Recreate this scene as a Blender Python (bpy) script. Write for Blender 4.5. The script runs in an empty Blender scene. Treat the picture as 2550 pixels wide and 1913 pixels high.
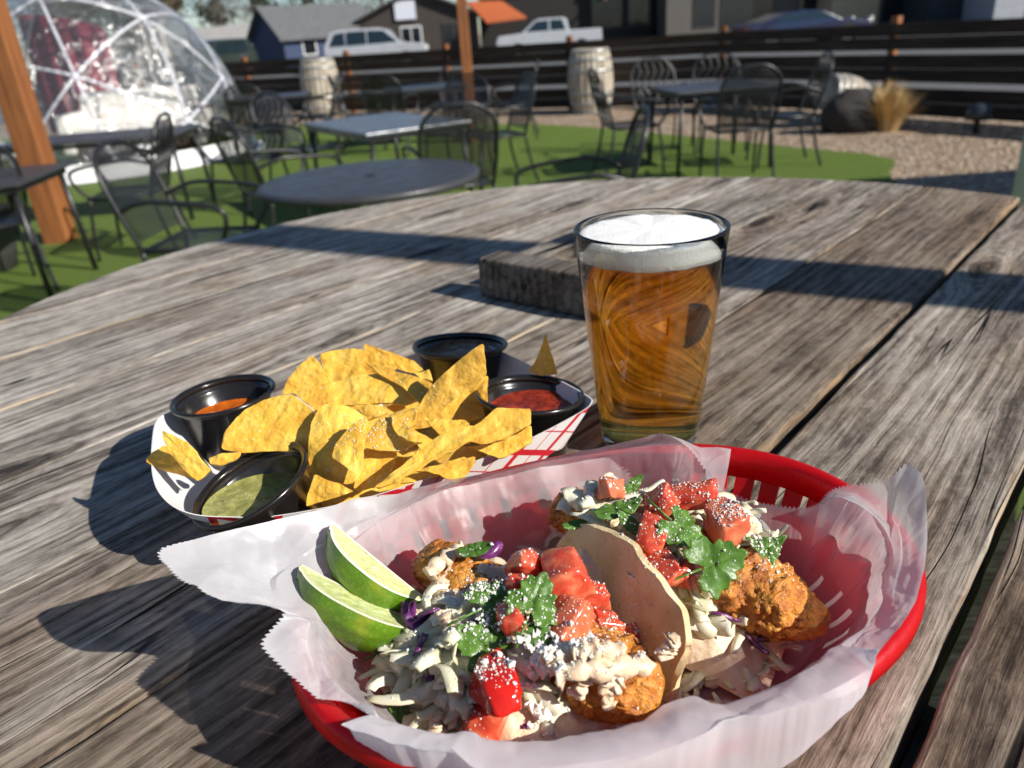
import bpy, bmesh, math, random
from mathutils import Vector, Matrix, noise, Quaternion
random.seed(7)
SC = bpy.context.scene
COL = SC.collection
rad = math.radians
TZ = 1.06                                   # height of the table top

# ---------------------------------------------------------------- camera
cd = bpy.data.cameras.new('camera'); cam = bpy.data.objects.new('camera', cd); COL.objects.link(cam)
cd.sensor_width = 36; cd.lens = 27.05; cd.clip_start = .01; cd.clip_end = 600
cam.location = (0, 0, TZ + .245)
_p, _r = rad(24.7), rad(4.2)
_f = Vector((0, math.cos(_p), -math.sin(_p))); _u = Vector((0, math.sin(_p), math.cos(_p))); _x = Vector((1, 0, 0))
_x2 = _x * math.cos(_r) - _u * math.sin(_r); _u2 = _x * math.sin(_r) + _u * math.cos(_r)
cam.rotation_euler = Matrix((( _x2.x, _u2.x, -_f.x), (_x2.y, _u2.y, -_f.y), (_x2.z, _u2.z, -_f.z))).to_euler()
cd.dof.use_dof = True; cd.dof.focus_distance = .335; cd.dof.aperture_fstop = 11.5
SC.camera = cam

# ---------------------------------------------------------------- light
SUN_EL = 32.0
SUN_AZ = math.atan2(.865, -.50)             # measured from +Y towards +X
SUN = Vector((math.sin(SUN_AZ) * math.cos(rad(SUN_EL)), math.cos(SUN_AZ) * math.cos(rad(SUN_EL)), math.sin(rad(SUN_EL))))
w = bpy.data.worlds.new('World'); SC.world = w; w.use_nodes = True
nt = w.node_tree; nt.nodes.clear()
sky = nt.nodes.new('ShaderNodeTexSky'); sky.sky_type = 'NISHITA'; sky.sun_disc = False
sky.sun_elevation = rad(SUN_EL); sky.sun_rotation = SUN_AZ; sky.altitude = 1100; sky.air_density = 1.1; sky.dust_density = .3; sky.ozone_density = 4.5
bg = nt.nodes.new('ShaderNodeBackground'); bg.inputs['Strength'].default_value = .065
wo = nt.nodes.new('ShaderNodeOutputWorld')
nt.links.new(sky.outputs[0], bg.inputs[0]); nt.links.new(bg.outputs[0], wo.inputs[0])
sd = bpy.data.lights.new('sun', 'SUN'); sd.energy = 4.6; sd.angle = rad(.53); sd.color = (1, .95, .87)
sun = bpy.data.objects.new('sun', sd); COL.objects.link(sun); sun.rotation_euler = SUN.to_track_quat('Z', 'Y').to_euler()
SC.view_settings.view_transform = 'Standard'; SC.view_settings.look = 'None'
SC.view_settings.gamma = 1; SC.view_settings.exposure = 0.55; SC.view_settings.use_curve_mapping = False
SC.render.engine = 'CYCLES'
cy = SC.cycles
cy.use_denoising = True; cy.max_bounces = 14; cy.transmission_bounces = 12; cy.transparent_max_bounces = 24
cy.sample_clamp_indirect = 6; cy.blur_glossy = .5; cy.use_adaptive_sampling = True; cy.adaptive_threshold = .015

# ---------------------------------------------------------------- mesh helpers
class MB:
    def __init__(s): s.v = []; s.f = []; s.uv = None
    def add(s, vs, fs):
        b = len(s.v); s.v += [Vector(p) for p in vs]; s.f += [tuple(i + b for i in f) for f in fs]; return s
    def box(s, c, size, R=None):
        x, y, z = (k / 2 for k in size); c = Vector(c)
        vs = [Vector(p) for p in ((-x,-y,-z),(x,-y,-z),(x,y,-z),(-x,y,-z),(-x,-y,z),(x,-y,z),(x,y,z),(-x,y,z))]
        if R is not None: vs = [R @ p for p in vs]
        return s.add([c + p for p in vs], [(3,2,1,0),(4,5,6,7),(0,1,5,4),(1,2,6,5),(2,3,7,6),(3,0,4,7)])
    def bb(s, x0, x1, y0, y1, z0, z1):
        return s.box(((x0+x1)/2, (y0+y1)/2, (z0+z1)/2), (x1-x0, y1-y0, z1-z0))
    def prism(s, poly, z0, z1):
        n = len(poly)
        s.add([(p[0], p[1], z0) for p in poly] + [(p[0], p[1], z1) for p in poly],
              [tuple(range(n))[::-1], tuple(range(n, 2*n))] + [(i, (i+1) % n, n+(i+1) % n, n+i) for i in range(n)]); return s
    def tube(s, pts, r, n=8, cap=True, closed=False):
        pts = [Vector(p) for p in pts]; m = len(pts)
        rr = r if isinstance(r, (list, tuple)) else [r] * m
        T0 = (pts[1] - pts[0]).normalized(); a = T0.orthogonal().normalized()
        rings = []; prev = T0
        for i, p in enumerate(pts):
            if closed: T = (pts[(i+1) % m] - pts[i-1]).normalized()
            else: T = (pts[min(i+1, m-1)] - pts[max(i-1, 0)]).normalized()
            q = prev.rotation_difference(T); a = (q @ a).normalized(); prev = T; b = T.cross(a)
            rings.append([p + (a * math.cos(2*math.pi*k/n) + b * math.sin(2*math.pi*k/n)) * rr[i] for k in range(n)])
        fs = []
        for i in range(m if closed else m-1):
            j = (i+1) % m
            for k in range(n): fs.append((i*n+k, i*n+(k+1) % n, j*n+(k+1) % n, j*n+k))
        if cap and not closed: fs += [tuple(range(n))[::-1], tuple(range((m-1)*n, m*n))]
        return s.add([p for g in rings for p in g], fs)
    def lathe(s, prof, n=48, c=(0,0,0), closed=False):
        c = Vector(c); m = len(prof); vs = []; fs = []
        for (r, z) in prof:
            for k in range(n):
                a = 2*math.pi*k/n; vs.append(c + Vector((r*math.cos(a), r*math.sin(a), z)))
        for i in range(m if closed else m-1):
            j = (i+1) % m
            for k in range(n): fs.append((i*n+k, i*n+(k+1) % n, j*n+(k+1) % n, j*n+k))
        return s.add(vs, fs)
    def grid(s, rows, close_u=False):
        m = len(rows); n = len(rows[0]); fs = []
        for i in range(m-1):
            for k in range(n if close_u else n-1): fs.append((i*n+k, i*n+(k+1) % n, (i+1)*n+(k+1) % n, (i+1)*n+k))
        return s.add([p for r in rows for p in r], fs)
    def shell(s, rows, th, close_u=False, nfix=None):
        """a sheet given as rows of points, with thickness th (below the normals)"""
        m = len(rows); n = len(rows[0]); rows = [[Vector(p) for p in r] for r in rows]
        nor = []
        for i in range(m):
            g = []
            for k in range(n):
                du = rows[i][(k+1) % n if close_u else min(k+1, n-1)] - rows[i][(k-1) if (close_u or k) else 0]
                dv = rows[min(i+1, m-1)][k] - rows[max(i-1, 0)][k]
                x = nfix if nfix is not None else du.cross(dv); g.append(x.normalized() if x.length > 1e-12 else Vector((0,0,1)))
            nor.append(g)
        s0 = len(s.v); s.grid(rows, close_u); s1 = len(s.v)
        b = [[rows[i][k] - nor[i][k]*th for k in range(n)] for i in range(m)]
        nf = len(s.f); s.grid(b, close_u)
        s.f[nf:] = [f[::-1] for f in s.f[nf:]]
        K = n if close_u else n-1
        for k in range(K):
            k2 = (k+1) % n
            s.f.append((s0+k2, s0+k, s1+k, s1+k2)); o = (m-1)*n
            s.f.append((s0+o+k, s0+o+k2, s1+o+k2, s1+o+k))
        if not close_u:
            for i in range(m-1):
                s.f.append((s0+i*n, s0+(i+1)*n, s1+(i+1)*n, s1+i*n))
                s.f.append((s0+(i+1)*n+n-1, s0+i*n+n-1, s1+i*n+n-1, s1+(i+1)*n+n-1))
        return s
    def sphere(s, c, r, nu=12, nv=8, fn=None):
        c = Vector(c); R = r if isinstance(r, (tuple, list)) else (r, r, r); vs = [Vector((0,0,1))]
        for i in range(1, nv):
            t = math.pi*i/nv
            for k in range(nu):
                a = 2*math.pi*k/nu; vs.append(Vector((math.sin(t)*math.cos(a), math.sin(t)*math.sin(a), math.cos(t))))
        vs.append(Vector((0,0,-1))); L = len(vs)-1; fs = []
        for k in range(nu): fs.append((0, 1+k, 1+(k+1) % nu)); fs.append((L, 1+(nv-2)*nu+(k+1) % nu, 1+(nv-2)*nu+k))
        for i in range(nv-2):
            for k in range(nu): fs.append((1+i*nu+k, 1+(i+1)*nu+k, 1+(i+1)*nu+(k+1) % nu, 1+i*nu+(k+1) % nu))
        out = []
        for p in vs:
            q = Vector((p.x*R[0], p.y*R[1], p.z*R[2]))
            if fn: q = fn(q, p)
            out.append(c + q)
        return s.add(out, fs)
    def xf(s, M):
        s.v = [M @ p for p in s.v]; return s

def root_off(o):
    v = Vector((0,0,0))
    while o is not None: v += o.location; o = o.parent
    return v
def tag(o, label=None, cat=None, group=None, kind=None):
    if label: o['label'] = label
    if cat: o['category'] = cat
    if group: o['group'] = group
    if kind: o['kind'] = kind
    return o
def thing(name, label, cat, loc=(0,0,0), rz=0, group=None):
    o = bpy.data.objects.new(name, None); COL.objects.link(o); o.empty_display_size = .05
    o.location = loc; o.rotation_euler = (0, 0, rz); return tag(o, label, cat, group)
def mk(name, mb, mat, parent=None, smooth=True, world=False, auto=None, loc=None):
    me = bpy.data.meshes.new(name)
    off = root_off(parent) if world else Vector((0,0,0))
    if loc is not None: off = Vector(loc)
    me.from_pydata([tuple(p - off) for p in mb.v], [], mb.f)
    me.materials.append(mat)
    if smooth: me.shade_smooth()
    me.update(); me.validate()
    if auto is not None: me.set_sharp_from_angle(angle=rad(auto))
    o = bpy.data.objects.new(name, me); COL.objects.link(o)
    if parent is not None: o.parent = parent
    if loc is not None: o.location = loc
    return o
def one(name, mb, mat, label, cat, group=None, kind=None, smooth=True, auto=None, loc=None):
    """a thing that is a single mesh; its origin goes to its base unless given"""
    if loc is None:
        n = max(1, len(mb.v)); cx = sum(p.x for p in mb.v)/n; cy_ = sum(p.y for p in mb.v)/n; loc = (cx, cy_, min(p.z for p in mb.v))
    return tag(mk(name, mb, mat, None, smooth, auto=auto, loc=loc), label, cat, group, kind)
def copy_tree(o, parent=None):
    c = o.copy(); COL.objects.link(c); c.parent = parent
    for ch in list(o.children): copy_tree(ch, c)
    return c
def bev(o, wd, seg=2):
    m = o.modifiers.new('bevel', 'BEVEL'); m.width = wd; m.segments = seg; m.limit_method = 'ANGLE'; return o
def catmull(P, n, closed=False):
    P = [Vector(p) for p in P]; m = len(P); out = []
    K = m if closed else m-1
    for i in range(n + (0 if closed else 1)):
        t = i * K / n; k = min(int(t), K-1); u = t-k
        g = (lambda j: P[j % m]) if closed else (lambda j: P[max(0, min(m-1, j))])
        a, b, c, d = g(k-1), g(k), g(k+1), g(k+2)
        out.append(.5*((2*b) + (c-a)*u + (2*a-5*b+4*c-d)*u*u + (3*b-a-3*c+d)*u*u*u))
    return out
def fbm(p, s, o=4): return noise.fractal(Vector(p)*s, 1.0, 2.0, o)
def lerp(a, b, t): return a + (b-a)*t
def sstep(a, b, x):
    t = max(0, min(1, (x-a)/(b-a))); return t*t*(3-2*t)

# ---------------------------------------------------------------- material helpers
class NT:
    def __init__(s, name):
        s.m = bpy.data.materials.new(name); s.m.use_nodes = True; s.t = s.m.node_tree; s.t.nodes.clear()
        s.out = s.t.nodes.new('ShaderNodeOutputMaterial')
    def n(s, typ, ins=None, out=0, **pr):
        nd = s.t.nodes.new('ShaderNode' + typ)
        for k, v in pr.items(): setattr(nd, k, v)
        for k, v in (ins or {}).items():
            so = nd.inputs[k]
            if isinstance(v, bpy.types.NodeSocket): s.t.links.new(v, so)
            else: so.default_value = v
        return nd.outputs[out]
    def obj(s): return s.n('TexCoord', out='Object')
    def gen(s): return s.n('TexCoord', out='Generated')
    def uv(s): return s.n('TexCoord', out='UV')
    def rnd(s): return s.n('ObjectInfo', out='Random')
    def ocol(s): return s.n('ObjectInfo', out='Color')
    def map(s, v, sc=(1,1,1), loc=(0,0,0), rot=(0,0,0)): return s.n('Mapping', {'Vector': v, 'Scale': sc, 'Location': loc, 'Rotation': rot})
    def noise(s, v, sc, det=4, ro=.55, dist=0, out='Fac'): return s.n('TexNoise', {'Vector': v, 'Scale': sc, 'Detail': det, 'Roughness': ro, 'Distortion': dist}, out)
    def vor(s, v, sc, out='Distance', **k): return s.n('TexVoronoi', {'Vector': v, 'Scale': sc}, out, **k)
    def ma(s, op, a, b=0., c=0., clamp=False):
        nd = s.t.nodes.new('ShaderNodeMath'); nd.operation = op; nd.use_clamp = clamp
        for i, v in enumerate((a, b, c)):
            if isinstance(v, bpy.types.NodeSocket): s.t.links.new(v, nd.inputs[i])
            else: nd.inputs[i].default_value = v
        return nd.outputs[0]
    def vma(s, op, a, b):
        nd = s.t.nodes.new('ShaderNodeVectorMath'); nd.operation = op
        for i, v in enumerate((a, b)):
            if isinstance(v, bpy.types.NodeSocket): s.t.links.new(v, nd.inputs[i])
            else: nd.inputs[i].default_value = v
        return nd.outputs[0]
    def sep(s, v): 
        nd = s.t.nodes.new('ShaderNodeSeparateXYZ'); s.t.links.new(v, nd.inputs[0]); return nd.outputs
    def comb(s, x, y, z): return s.n('CombineXYZ', {0: x, 1: y, 2: z})
    def mr(s, v, a, b, c=0., d=1., smooth=False): 
        return s.n('MapRange', {'Value': v, 'From Min': a, 'From Max': b, 'To Min': c, 'To Max': d}, interpolation_type='SMOOTHSTEP' if smooth else 'LINEAR')
    def ramp(s, v, stops, interp='LINEAR'):
        nd = s.t.nodes.new('ShaderNodeValToRGB'); s.t.links.new(v, nd.inputs[0]); r = nd.color_ramp; r.interpolation = interp
        while len(r.elements) < len(stops): r.elements.new(.5)
        for e, (p, c) in zip(r.elements, stops): e.position = p; e.color = (*c, 1) if len(c) == 3 else c
        return nd.outputs[0]
    def mix(s, f, a, b, mode='MIX'):
        nd = s.t.nodes.new('ShaderNodeMix'); nd.data_type = 'RGBA'; nd.blend_type = mode
        for i, v in ((0, f), (6, a), (7, b)):
            if isinstance(v, bpy.types.NodeSocket): s.t.links.new(v, nd.inputs[i])
            else: nd.inputs[i].default_value = v if i == 0 else (*v, 1) if len(v) == 3 else v
        return nd.outputs[2]
    def bump(s, h, st=.5, d=.001, n=None):
        i = {'Height': h, 'Strength': st, 'Distance': d}
        if n is not None: i['Normal'] = n
        return s.n('Bump', i)
    def pbr(s, col, ro=.5, bump=None, **kw):
        i = {'Base Color': (*col, 1) if isinstance(col, tuple) else col, 'Roughness': ro}
        if bump is not None: i['Normal'] = bump
        for k, v in kw.items(): i[k.replace('_', ' ')] = v
        return s.n('BsdfPrincipled', i)
    def mixs(s, f, a, b):
        nd = s.t.nodes.new('ShaderNodeMixShader')
        for i, v in enumerate((f, a, b)):
            if isinstance(v, bpy.types.NodeSocket): s.t.links.new(v, nd.inputs[i])
            else: nd.inputs[i].default_value = v
        return nd.outputs[0]
    def done(s, sh, vol=None):
        s.t.links.new(sh, s.out.inputs['Surface'])
        if vol is not None: s.t.links.new(vol, s.out.inputs['Volume'])
        return s.m
def simple(name, col, ro=.5, var=.12, sc=30, bump=0., bd=.002, **kw):
    """plain painted or moulded surface with a little mottling"""
    n = NT(name); o = n.obj(); q = n.noise(o, sc, 5, .6)
    c = n.mix(q, tuple(k*(1-var) for k in col), tuple(min(1, k*(1+var)) for k in col))
    r = n.mr(q, .3, .7, max(.02, ro-.08), min(1, ro+.08))
    b = n.bump(n.noise(o, sc*6, 4, .6), bump, bd) if bump else None
    return n.done(n.pbr(c, r, b, **kw))


# ---------------------------------------------------------------- weathered wood
def weathered_wood(name):
    n = NT(name); o = n.obj(); r = n.rnd()
    oc = n.t.nodes.new('ShaderNodeObjectInfo')
    off = n.comb(n.ma('MULTIPLY', r, 37.), n.ma('MULTIPLY', r, 11.3), n.ma('MULTIPLY', r, 5.1))
    v = n.vma('ADD', o, off)
    # knots: sparse cells, the grain bends round them
    kv = n.map(v, (3.1, 10.5, 10.5))
    vn = n.t.nodes.new('ShaderNodeTexVoronoi'); n.t.links.new(kv, vn.inputs['Vector']); vn.inputs['Scale'].default_value = 1.; vn.voronoi_dimensions = '2D'
    kd, kc, kp = vn.outputs['Distance'], vn.outputs['Color'], vn.outputs['Position']
    has = n.ma('GREATER_THAN', n.sep(kc)[0], .62)
    dy = n.ma('SUBTRACT', n.sep(kv)[1], n.sep(kp)[1])
    infl = n.ma('MULTIPLY', n.mr(kd, .08, .50, 1., 0., True), has)
    wob = n.noise(n.map(v, (2.6, 7, 7)), 1.0, 3, .5)
    ybend = n.ma('ADD', n.ma('MULTIPLY', n.ma('SUBTRACT', wob, .5), .030), n.ma('MULTIPLY', n.ma('MULTIPLY', dy, infl), -.060))
    wv = n.vma('ADD', v, n.comb(0., ybend, 0.))
    streak = n.noise(n.map(wv, (3.0, 60, 60)), 1.0, 10, .70, .2)
    fine = n.noise(n.map(wv, (14, 520, 520)), 1.0, 5, .7)
    mid = n.noise(n.map(wv, (11, 170, 170)), 1.0, 7, .70, .3)
    blot = n.noise(n.map(v, (6, 15, 15)), 1.0, 7, .66, .6)
    flake = n.noise(n.map(v, (55, 120, 120)), 1.0, 8, .76, .5)
    pit = n.noise(n.map(v, (90, 150, 150)), 1.0, 6, .7, .3)
    y = n.sep(wv)[1]
    ring = n.ma('SINE', n.ma('ADD', n.ma('MULTIPLY', y, 640.), n.ma('MULTIPLY', streak, 9.)))
    kring = n.ma('SINE', n.ma('MULTIPLY', n.ma('ADD', kd, n.ma('MULTIPLY', streak, .06)), 95.))
    kmask = n.ma('MULTIPLY', n.mr(kd, .16, .30, 1., 0., True), has)
    ring = n.ma('ADD', n.ma('MULTIPLY', ring, n.ma('SUBTRACT', 1., kmask)), n.ma('MULTIPLY', kring, kmask))
    ring = n.ma('POWER', n.ma('MULTIPLY', n.ma('ADD', ring, 1.), .5), 2.5)
    val = n.ma('ADD', n.ma('MULTIPLY', streak, .36), n.ma('ADD', n.ma('MULTIPLY', mid, .36), n.ma('MULTIPLY', flake, .32)))
    val = n.ma('ADD', val, n.ma('MULTIPLY', n.ma('SUBTRACT', fine, .5), .15))
    val = n.ma('SUBTRACT', val, n.ma('MULTIPLY', n.ma('SUBTRACT', ring, .3), .050))
    val = n.ma('SUBTRACT', val, n.ma('MULTIPLY', n.ma('MULTIPLY', n.mr(kd, .05, .15, 1., 0., True), has), .10))
    val = n.ma('ADD', val, n.ma('MULTIPLY', n.ma('SUBTRACT', blot, .5), .22))
    col = n.ramp(val, [(.36, (.036, .030, .026)), (.44, (.120, .106, .093)), (.505, (.265, .245, .220)),
                       (.57, (.42, .397, .366)), (.64, (.57, .546, .512)), (.74, (.72, .695, .655))])
    # zones where the old brown stain survives
    st = n.mr(n.noise(n.map(v, (4, 11, 11), (3, 8, 1)), 1., 6, .62, .5), .47, .62, 0., 1., True)
    col = n.mix(n.ma('MULTIPLY', st, .6), col, n.mix(1., col, (.76, .64, .54), 'MULTIPLY'))
    # splintered edges where bare straw-coloured wood shows (half width of the board is in the object colour's alpha)
    hy = n.ma('ABSOLUTE', n.sep(o)[1])
    edge = n.ma('SUBTRACT', hy, n.ma('SUBTRACT', oc.outputs['Alpha'], .006))
    edge = n.mr(n.ma('ADD', edge, n.ma('MULTIPLY', n.ma('SUBTRACT', n.noise(n.map(v, (7, 30, 30)), 1., 5, .62), .64), .06)), 0., .005, 0., 1., True)
    straw = n.ramp(mid, [(.3, (.16, .11, .07)), (.55, (.50, .40, .27)), (.75, (.70, .60, .44))])
    col = n.mix(n.ma('MULTIPLY', edge, .75), col, straw)
    # drying cracks along the grain
    ck = n.noise(n.map(wv, (2.2, 60, 60), (4, 2, 0)), 1.0, 1.2, .5, 0.)
    ckd = n.ma('ABSOLUTE', n.ma('SUBTRACT', ck, .5))
    gate = n.mr(n.noise(n.map(v, (3.5, 18, 18), (9, 9, 9)), 1.0, 2, .5), .48, .58, 0., 1.)
    crack = n.ma('MULTIPLY', n.mr(ckd, .003, .014, 1., 0.), gate)
    col = n.mix(crack, col, (.010, .008, .007))
    col = n.mix(n.mr(pit, .66, .74, 0., .55), col, (.05, .04, .033))
    col = n.mix(1., n.mix(1., col, (1., .972, .935), 'MULTIPLY'), oc.outputs['Color'], 'MULTIPLY')
    h = n.ma('ADD', n.ma('MULTIPLY', fine, .35), n.ma('ADD', n.ma('MULTIPLY', val, 1.2), n.ma('MULTIPLY', crack, -.9)))
    return n.done(n.pbr(col, n.mr(val, .4, .7, .75, .95), n.bump(h, .8, .0022), Specular_IOR_Level=.16))
M_TABLE = weathered_wood('weathered_table_wood')

# ---------------------------------------------------------------- round plank table
TC = Vector((.110, .690)); TR = .662; PA = rad(48)
PD = Vector((math.cos(PA), math.sin(PA))); PN = Vector((math.sin(PA), -math.cos(PA)))
def plank_mesh(y0, y1, R, rng, th=.038):
    """outline of one board of a round top, local x along the board; y0..y1 is its span from the table's centre line"""
    ym = (y0+y1)/2; pts = []
    X = lambda y: math.sqrt(max(.0004, R*R - y*y))
    N = 56
    for i in range(N+1):                       # lower long side, left to right
        x = lerp(-X(y0), X(y0), i/N); pts.append((x, y0 - ym + .0009*fbm((x*9, y0*31, 1), 1.) + .0006*rng.uniform(-1, 1)))
    for i in range(1, 12):
        y = lerp(y0, y1, i/12); pts.append((X(y) + .0012*rng.uniform(-1, 1), y-ym))
    for i in range(N+1):
        x = lerp(X(y1), -X(y1), i/N); pts.append((x, y1 - ym + .0009*fbm((x*9, y1*31, 7), 1.) + .0006*rng.uniform(-1, 1)))
    for i in range(1, 12):
        y = lerp(y1, y0, i/12); pts.append((-X(y) + .0012*rng.uniform(-1, 1), y-ym))
    m = MB(); m.prism(pts, -th, 0); return m, ym
table = thing('picnic_table', 'round table of weathered grey planks under the basket and beer glass', 'table', (TC.x, TC.y, 0))
rng = random.Random(3)
nC = TC.dot(PN)
seams = [(.288, .006), (.097, .006), (-.031, .0072), (-.158, .0075), (-.288, .0022), (-.418, .0014), (-.546, .0014), (-.674, .0012), (-.802, .0012), (-.925, .0012), (-1.05, .004)]
tints = [(.74, .65, .57), (.62, .54, .47), (.82, .76, .70), (.58, .50, .43), (.84, .79, .74), (1.02, 1.0, .97), (1.08, 1.06, 1.03), (1.02, 1.0, .98), (1.1, 1.08, 1.04), (1.02, 1.0, .97)]
for i in range(len(seams)-1):
    (a, ga), (b, gb) = seams[i], seams[i+1]
    y0, y1 = -(a - ga/2 - nC), -(b + gb/2 - nC)
    lo, hi = max(min(y0, y1), -TR+.004), min(max(y0, y1), TR-.004)
    if hi - lo < .01: continue
    m, ym = plank_mesh(lo, hi, TR, rng)
    o = mk('plank', m, M_TABLE, table, smooth=False); bev(o, .0012 if ga < .005 and gb < .005 else .0030, 2)
    o.location = (-PN.x*ym, -PN.y*ym, TZ - .0004 - .0009*rng.random()); o.rotation_euler = (0, 0, PA)
    o.color = (*tints[i % len(tints)], (hi-lo)/2)
# battens and legs beneath
for s in (-.33, .33):
    m = MB().box((0, 0, 0), (.089, 1.0, .038)); o = mk('batten', m, M_TABLE, table, smooth=False); bev(o, .003)
    o.location = (PD.x*s, PD.y*s, TZ-.0585); o.rotation_euler = (0, 0, PA); o.color = (.7, .6, .5, 1)
for sx in (-1, 1):
    for sy in (-1, 1):
        m = MB().tube([(PD.x*.36*sx+PN.x*.3*sy, PD.y*.36*sx+PN.y*.3*sy, 0), (PD.x*.24*sx+PN.x*.26*sy, PD.y*.24*sx+PN.y*.26*sy, TZ-.079)], .055, 4)
        o = mk('leg', m, M_TABLE, table, smooth=False); o.color = (.75, .66, .56, 1)
# raised wooden frame at the middle of the top
def fpt(a, b): return Vector((-.026, .752)) + PN*a + PD*b - TC
fr = bev(mk('frame_board', MB().box((0, 0, 0), (.036, .155, .040)), M_TABLE, table, smooth=False), .003)
p = fpt(.0775, .018); fr.location = (p.x, p.y, TZ+.0204); fr.rotation_euler = (0, 0, PA); fr.color = (.42, .40, .39, .2)
kn = MB(); kn.tube([(-.0186, .018, -.001), (-.016, .018, -.001)], .0042, 10)
mk('knot_hole', kn, simple('dark_knot', (.02, .014, .01), .9), fr, smooth=False)
for a, b, sa, sb, z, h in ((.020, .105, .036, .13, .0165, .030), (.135, .105, .036, .13, .0165, .030), (.0775, .188, .150, .036, .0185, .034)):
    o = bev(mk('frame_board', MB().box((0, 0, 0), (sb, sa, h)), M_TABLE, table, smooth=False), .003)
    p = fpt(a, b); o.location = (p.x, p.y, TZ+z); o.rotation_euler = (0, 0, PA); o.color = (.85, .82, .78, .2)
o = bev(mk('frame_lid', MB().box((0, 0, 0), (.126, .074, .018)), M_TABLE, table, smooth=False), .002)
p = fpt(.0775, .103); o.location = (p.x, p.y, TZ+.0095); o.rotation_euler = (0, 0, PA); o.color = (.7, .67, .63, .2)


# ---------------------------------------------------------------- ground, turf, road
n = NT('pea_gravel'); o_ = n.obj()
vc = n.vor(o_, 26., 'Color'); vd = n.vor(o_, 26., 'Distance'); bw = n.sep(vc)[0]
gc = n.ramp(bw, [(0, (.26, .18, .11)), (.4, (.44, .32, .21)), (.75, (.54, .42, .30)), (1, (.68, .60, .48))])
gc = n.mix(n.mr(vd, .3, .75), gc, n.mix(1., gc, (.35, .3, .26), 'MULTIPLY'))
gc = n.mix(n.mr(n.noise(o_, .7, 4), .4, .7, 0., .25), gc, (.36, .25, .16))
M_GRAVEL = n.done(n.pbr(gc, .85, n.bump(n.ma('SUBTRACT', 1., vd), .9, .03)))
one('ground', MB().add([(-300,-120,0),(300,-120,0),(300,420,0),(-300,420,0)], [(0,1,2,3)]), M_GRAVEL, 'tan gravel yard around the lawn', 'gravel', kind='structure', smooth=False, loc=(0,0,0))
n = NT('artificial_turf'); o_ = n.obj()
t1 = n.noise(o_, 1.6, 4, .6); t2 = n.noise(o_, 160, 4, .7)
tc = n.ramp(t2, [(.3, (.06, .10, .010)), (.5, (.125, .195, .024)), (.72, (.22, .31, .06))])
tc = n.mix(n.mr(t1, .4, .7, 0., .6), tc, n.mix(n.noise(o_, 14, 5, .7), (.085, .150, .018), (.20, .265, .06)))
M_TURF = n.done(n.pbr(tc, .75, n.bump(t2, 1., .02), Specular_IOR_Level=.25))
turf = MB()
turf.prism([(-16,-5),(2.0,-5),(2.4,2.0),(2.8,5.2),(3.25,6.45),(3.58,7.0),(3.5,7.4),(3.0,8.2),(2.7,8.75),(1.95,10.0),(1.2,11.2),(.45,12.05),(-1.2,12.8),(-4.5,15.2),(-16,17)], .0002, .018)
one('lawn', turf, M_TURF, 'bright green artificial turf under the patio tables', 'turf', kind='structure', smooth=False, loc=(0,0,0))
n = NT('parking_asphalt'); o_ = n.obj()
M_ROAD = n.done(n.pbr(n.mix(n.noise(o_, 3, 6, .7), (.08, .08, .082), (.135, .135, .133)), .85, n.bump(n.noise(o_, 90, 4), .4, .01)))
rd = MB(); rd.prism([(-120,24.5),(-12,20.5),(-4.6,18.4),(.9,14.9),(3.9,12.9),(6.2,8.6),(8.2,4.4),(10,-5),(120,-5),(120,95),(-120,95)], .0003, .02)
one('parking_lot', rd, M_ROAD, 'pale grey car park beyond the fence', 'car park', kind='structure', smooth=False, loc=(0,0,0))


# ---------------------------------------------------------------- pint of beer
GX, GY = .0862, .4373
GT, GRT, GRB = .1373, .0445, .0305
n = NT('clear_glass'); M_GLASS = n.done(n.n('BsdfGlass', {'Color': (.985, .995, .99, 1), 'Roughness': 0., 'IOR': 1.5}))
n = NT('amber_beer'); M_BEER = n.done(n.n('BsdfGlass', {'Color': (1, 1, 1, 1), 'Roughness': .045, 'IOR': 1.335}),
                                      n.n('VolumeAbsorption', {'Color': (.98, .74, .0, 1), 'Density': 56.}))
n = NT('beer_foam'); o_ = n.obj()
bb_ = n.ma('ADD', n.vor(o_, 1100.), n.ma('MULTIPLY', n.vor(o_, 520.), .6))
zz = n.sep(o_)[2]
fc = n.mix(n.mr(zz, .0, .012, 0., 1., True), (.84, .77, .62), (.90, .88, .83))
M_FOAM = n.done(n.pbr(n.mix(n.mr(bb_, .1, .7), fc, (.92, .90, .85)), .55, n.bump(bb_, .5, .0005), Subsurface_Weight=.6, Subsurface_Radius=(.010, .009, .007)))
glass = thing('pint_glass', 'tapered clear pint glass standing behind the red basket', 'glass', (GX, GY, TZ+.0006))
ro_ = lambda z: lerp(GRB, GRT, z/GT)
th = .0024; bot = .0045
prof = [(0, .0022), (.016, .0020), (.024, .0006), (GRB-.002, 0), (GRB-.0004, .0006), (ro_(.002), .002)]
prof += [(ro_(z), z) for z in (.01, .03, .06, .09, .11, .125, GT-.0016)]
prof += [(GRT-.0003, GT-.0006), (GRT-.0011, GT), (GRT-th+.0006, GT-.0003), (GRT-th, GT-.0014)]
prof += [(ro_(z)-th, z) for z in (.125, .11, .09, .06, .03, .010)]
prof += [(ro_(.006)-th-.0012, .0060), (ro_(.005)-th-.005, .0047), (.012, bot), (0, bot)]
mk('glass_body', MB().lathe(prof, 96), M_GLASS, glass)
beer = thing('beer', 'amber beer with a white foam head filling the pint glass', 'beer', (GX, GY, TZ+.0006))
LZ = .1210
prof = [(0, bot-.0003), (.012, bot-.0003), (ro_(.005)-th-.0048, .0044), (ro_(.006)-th-.0008, .0058)]
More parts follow.
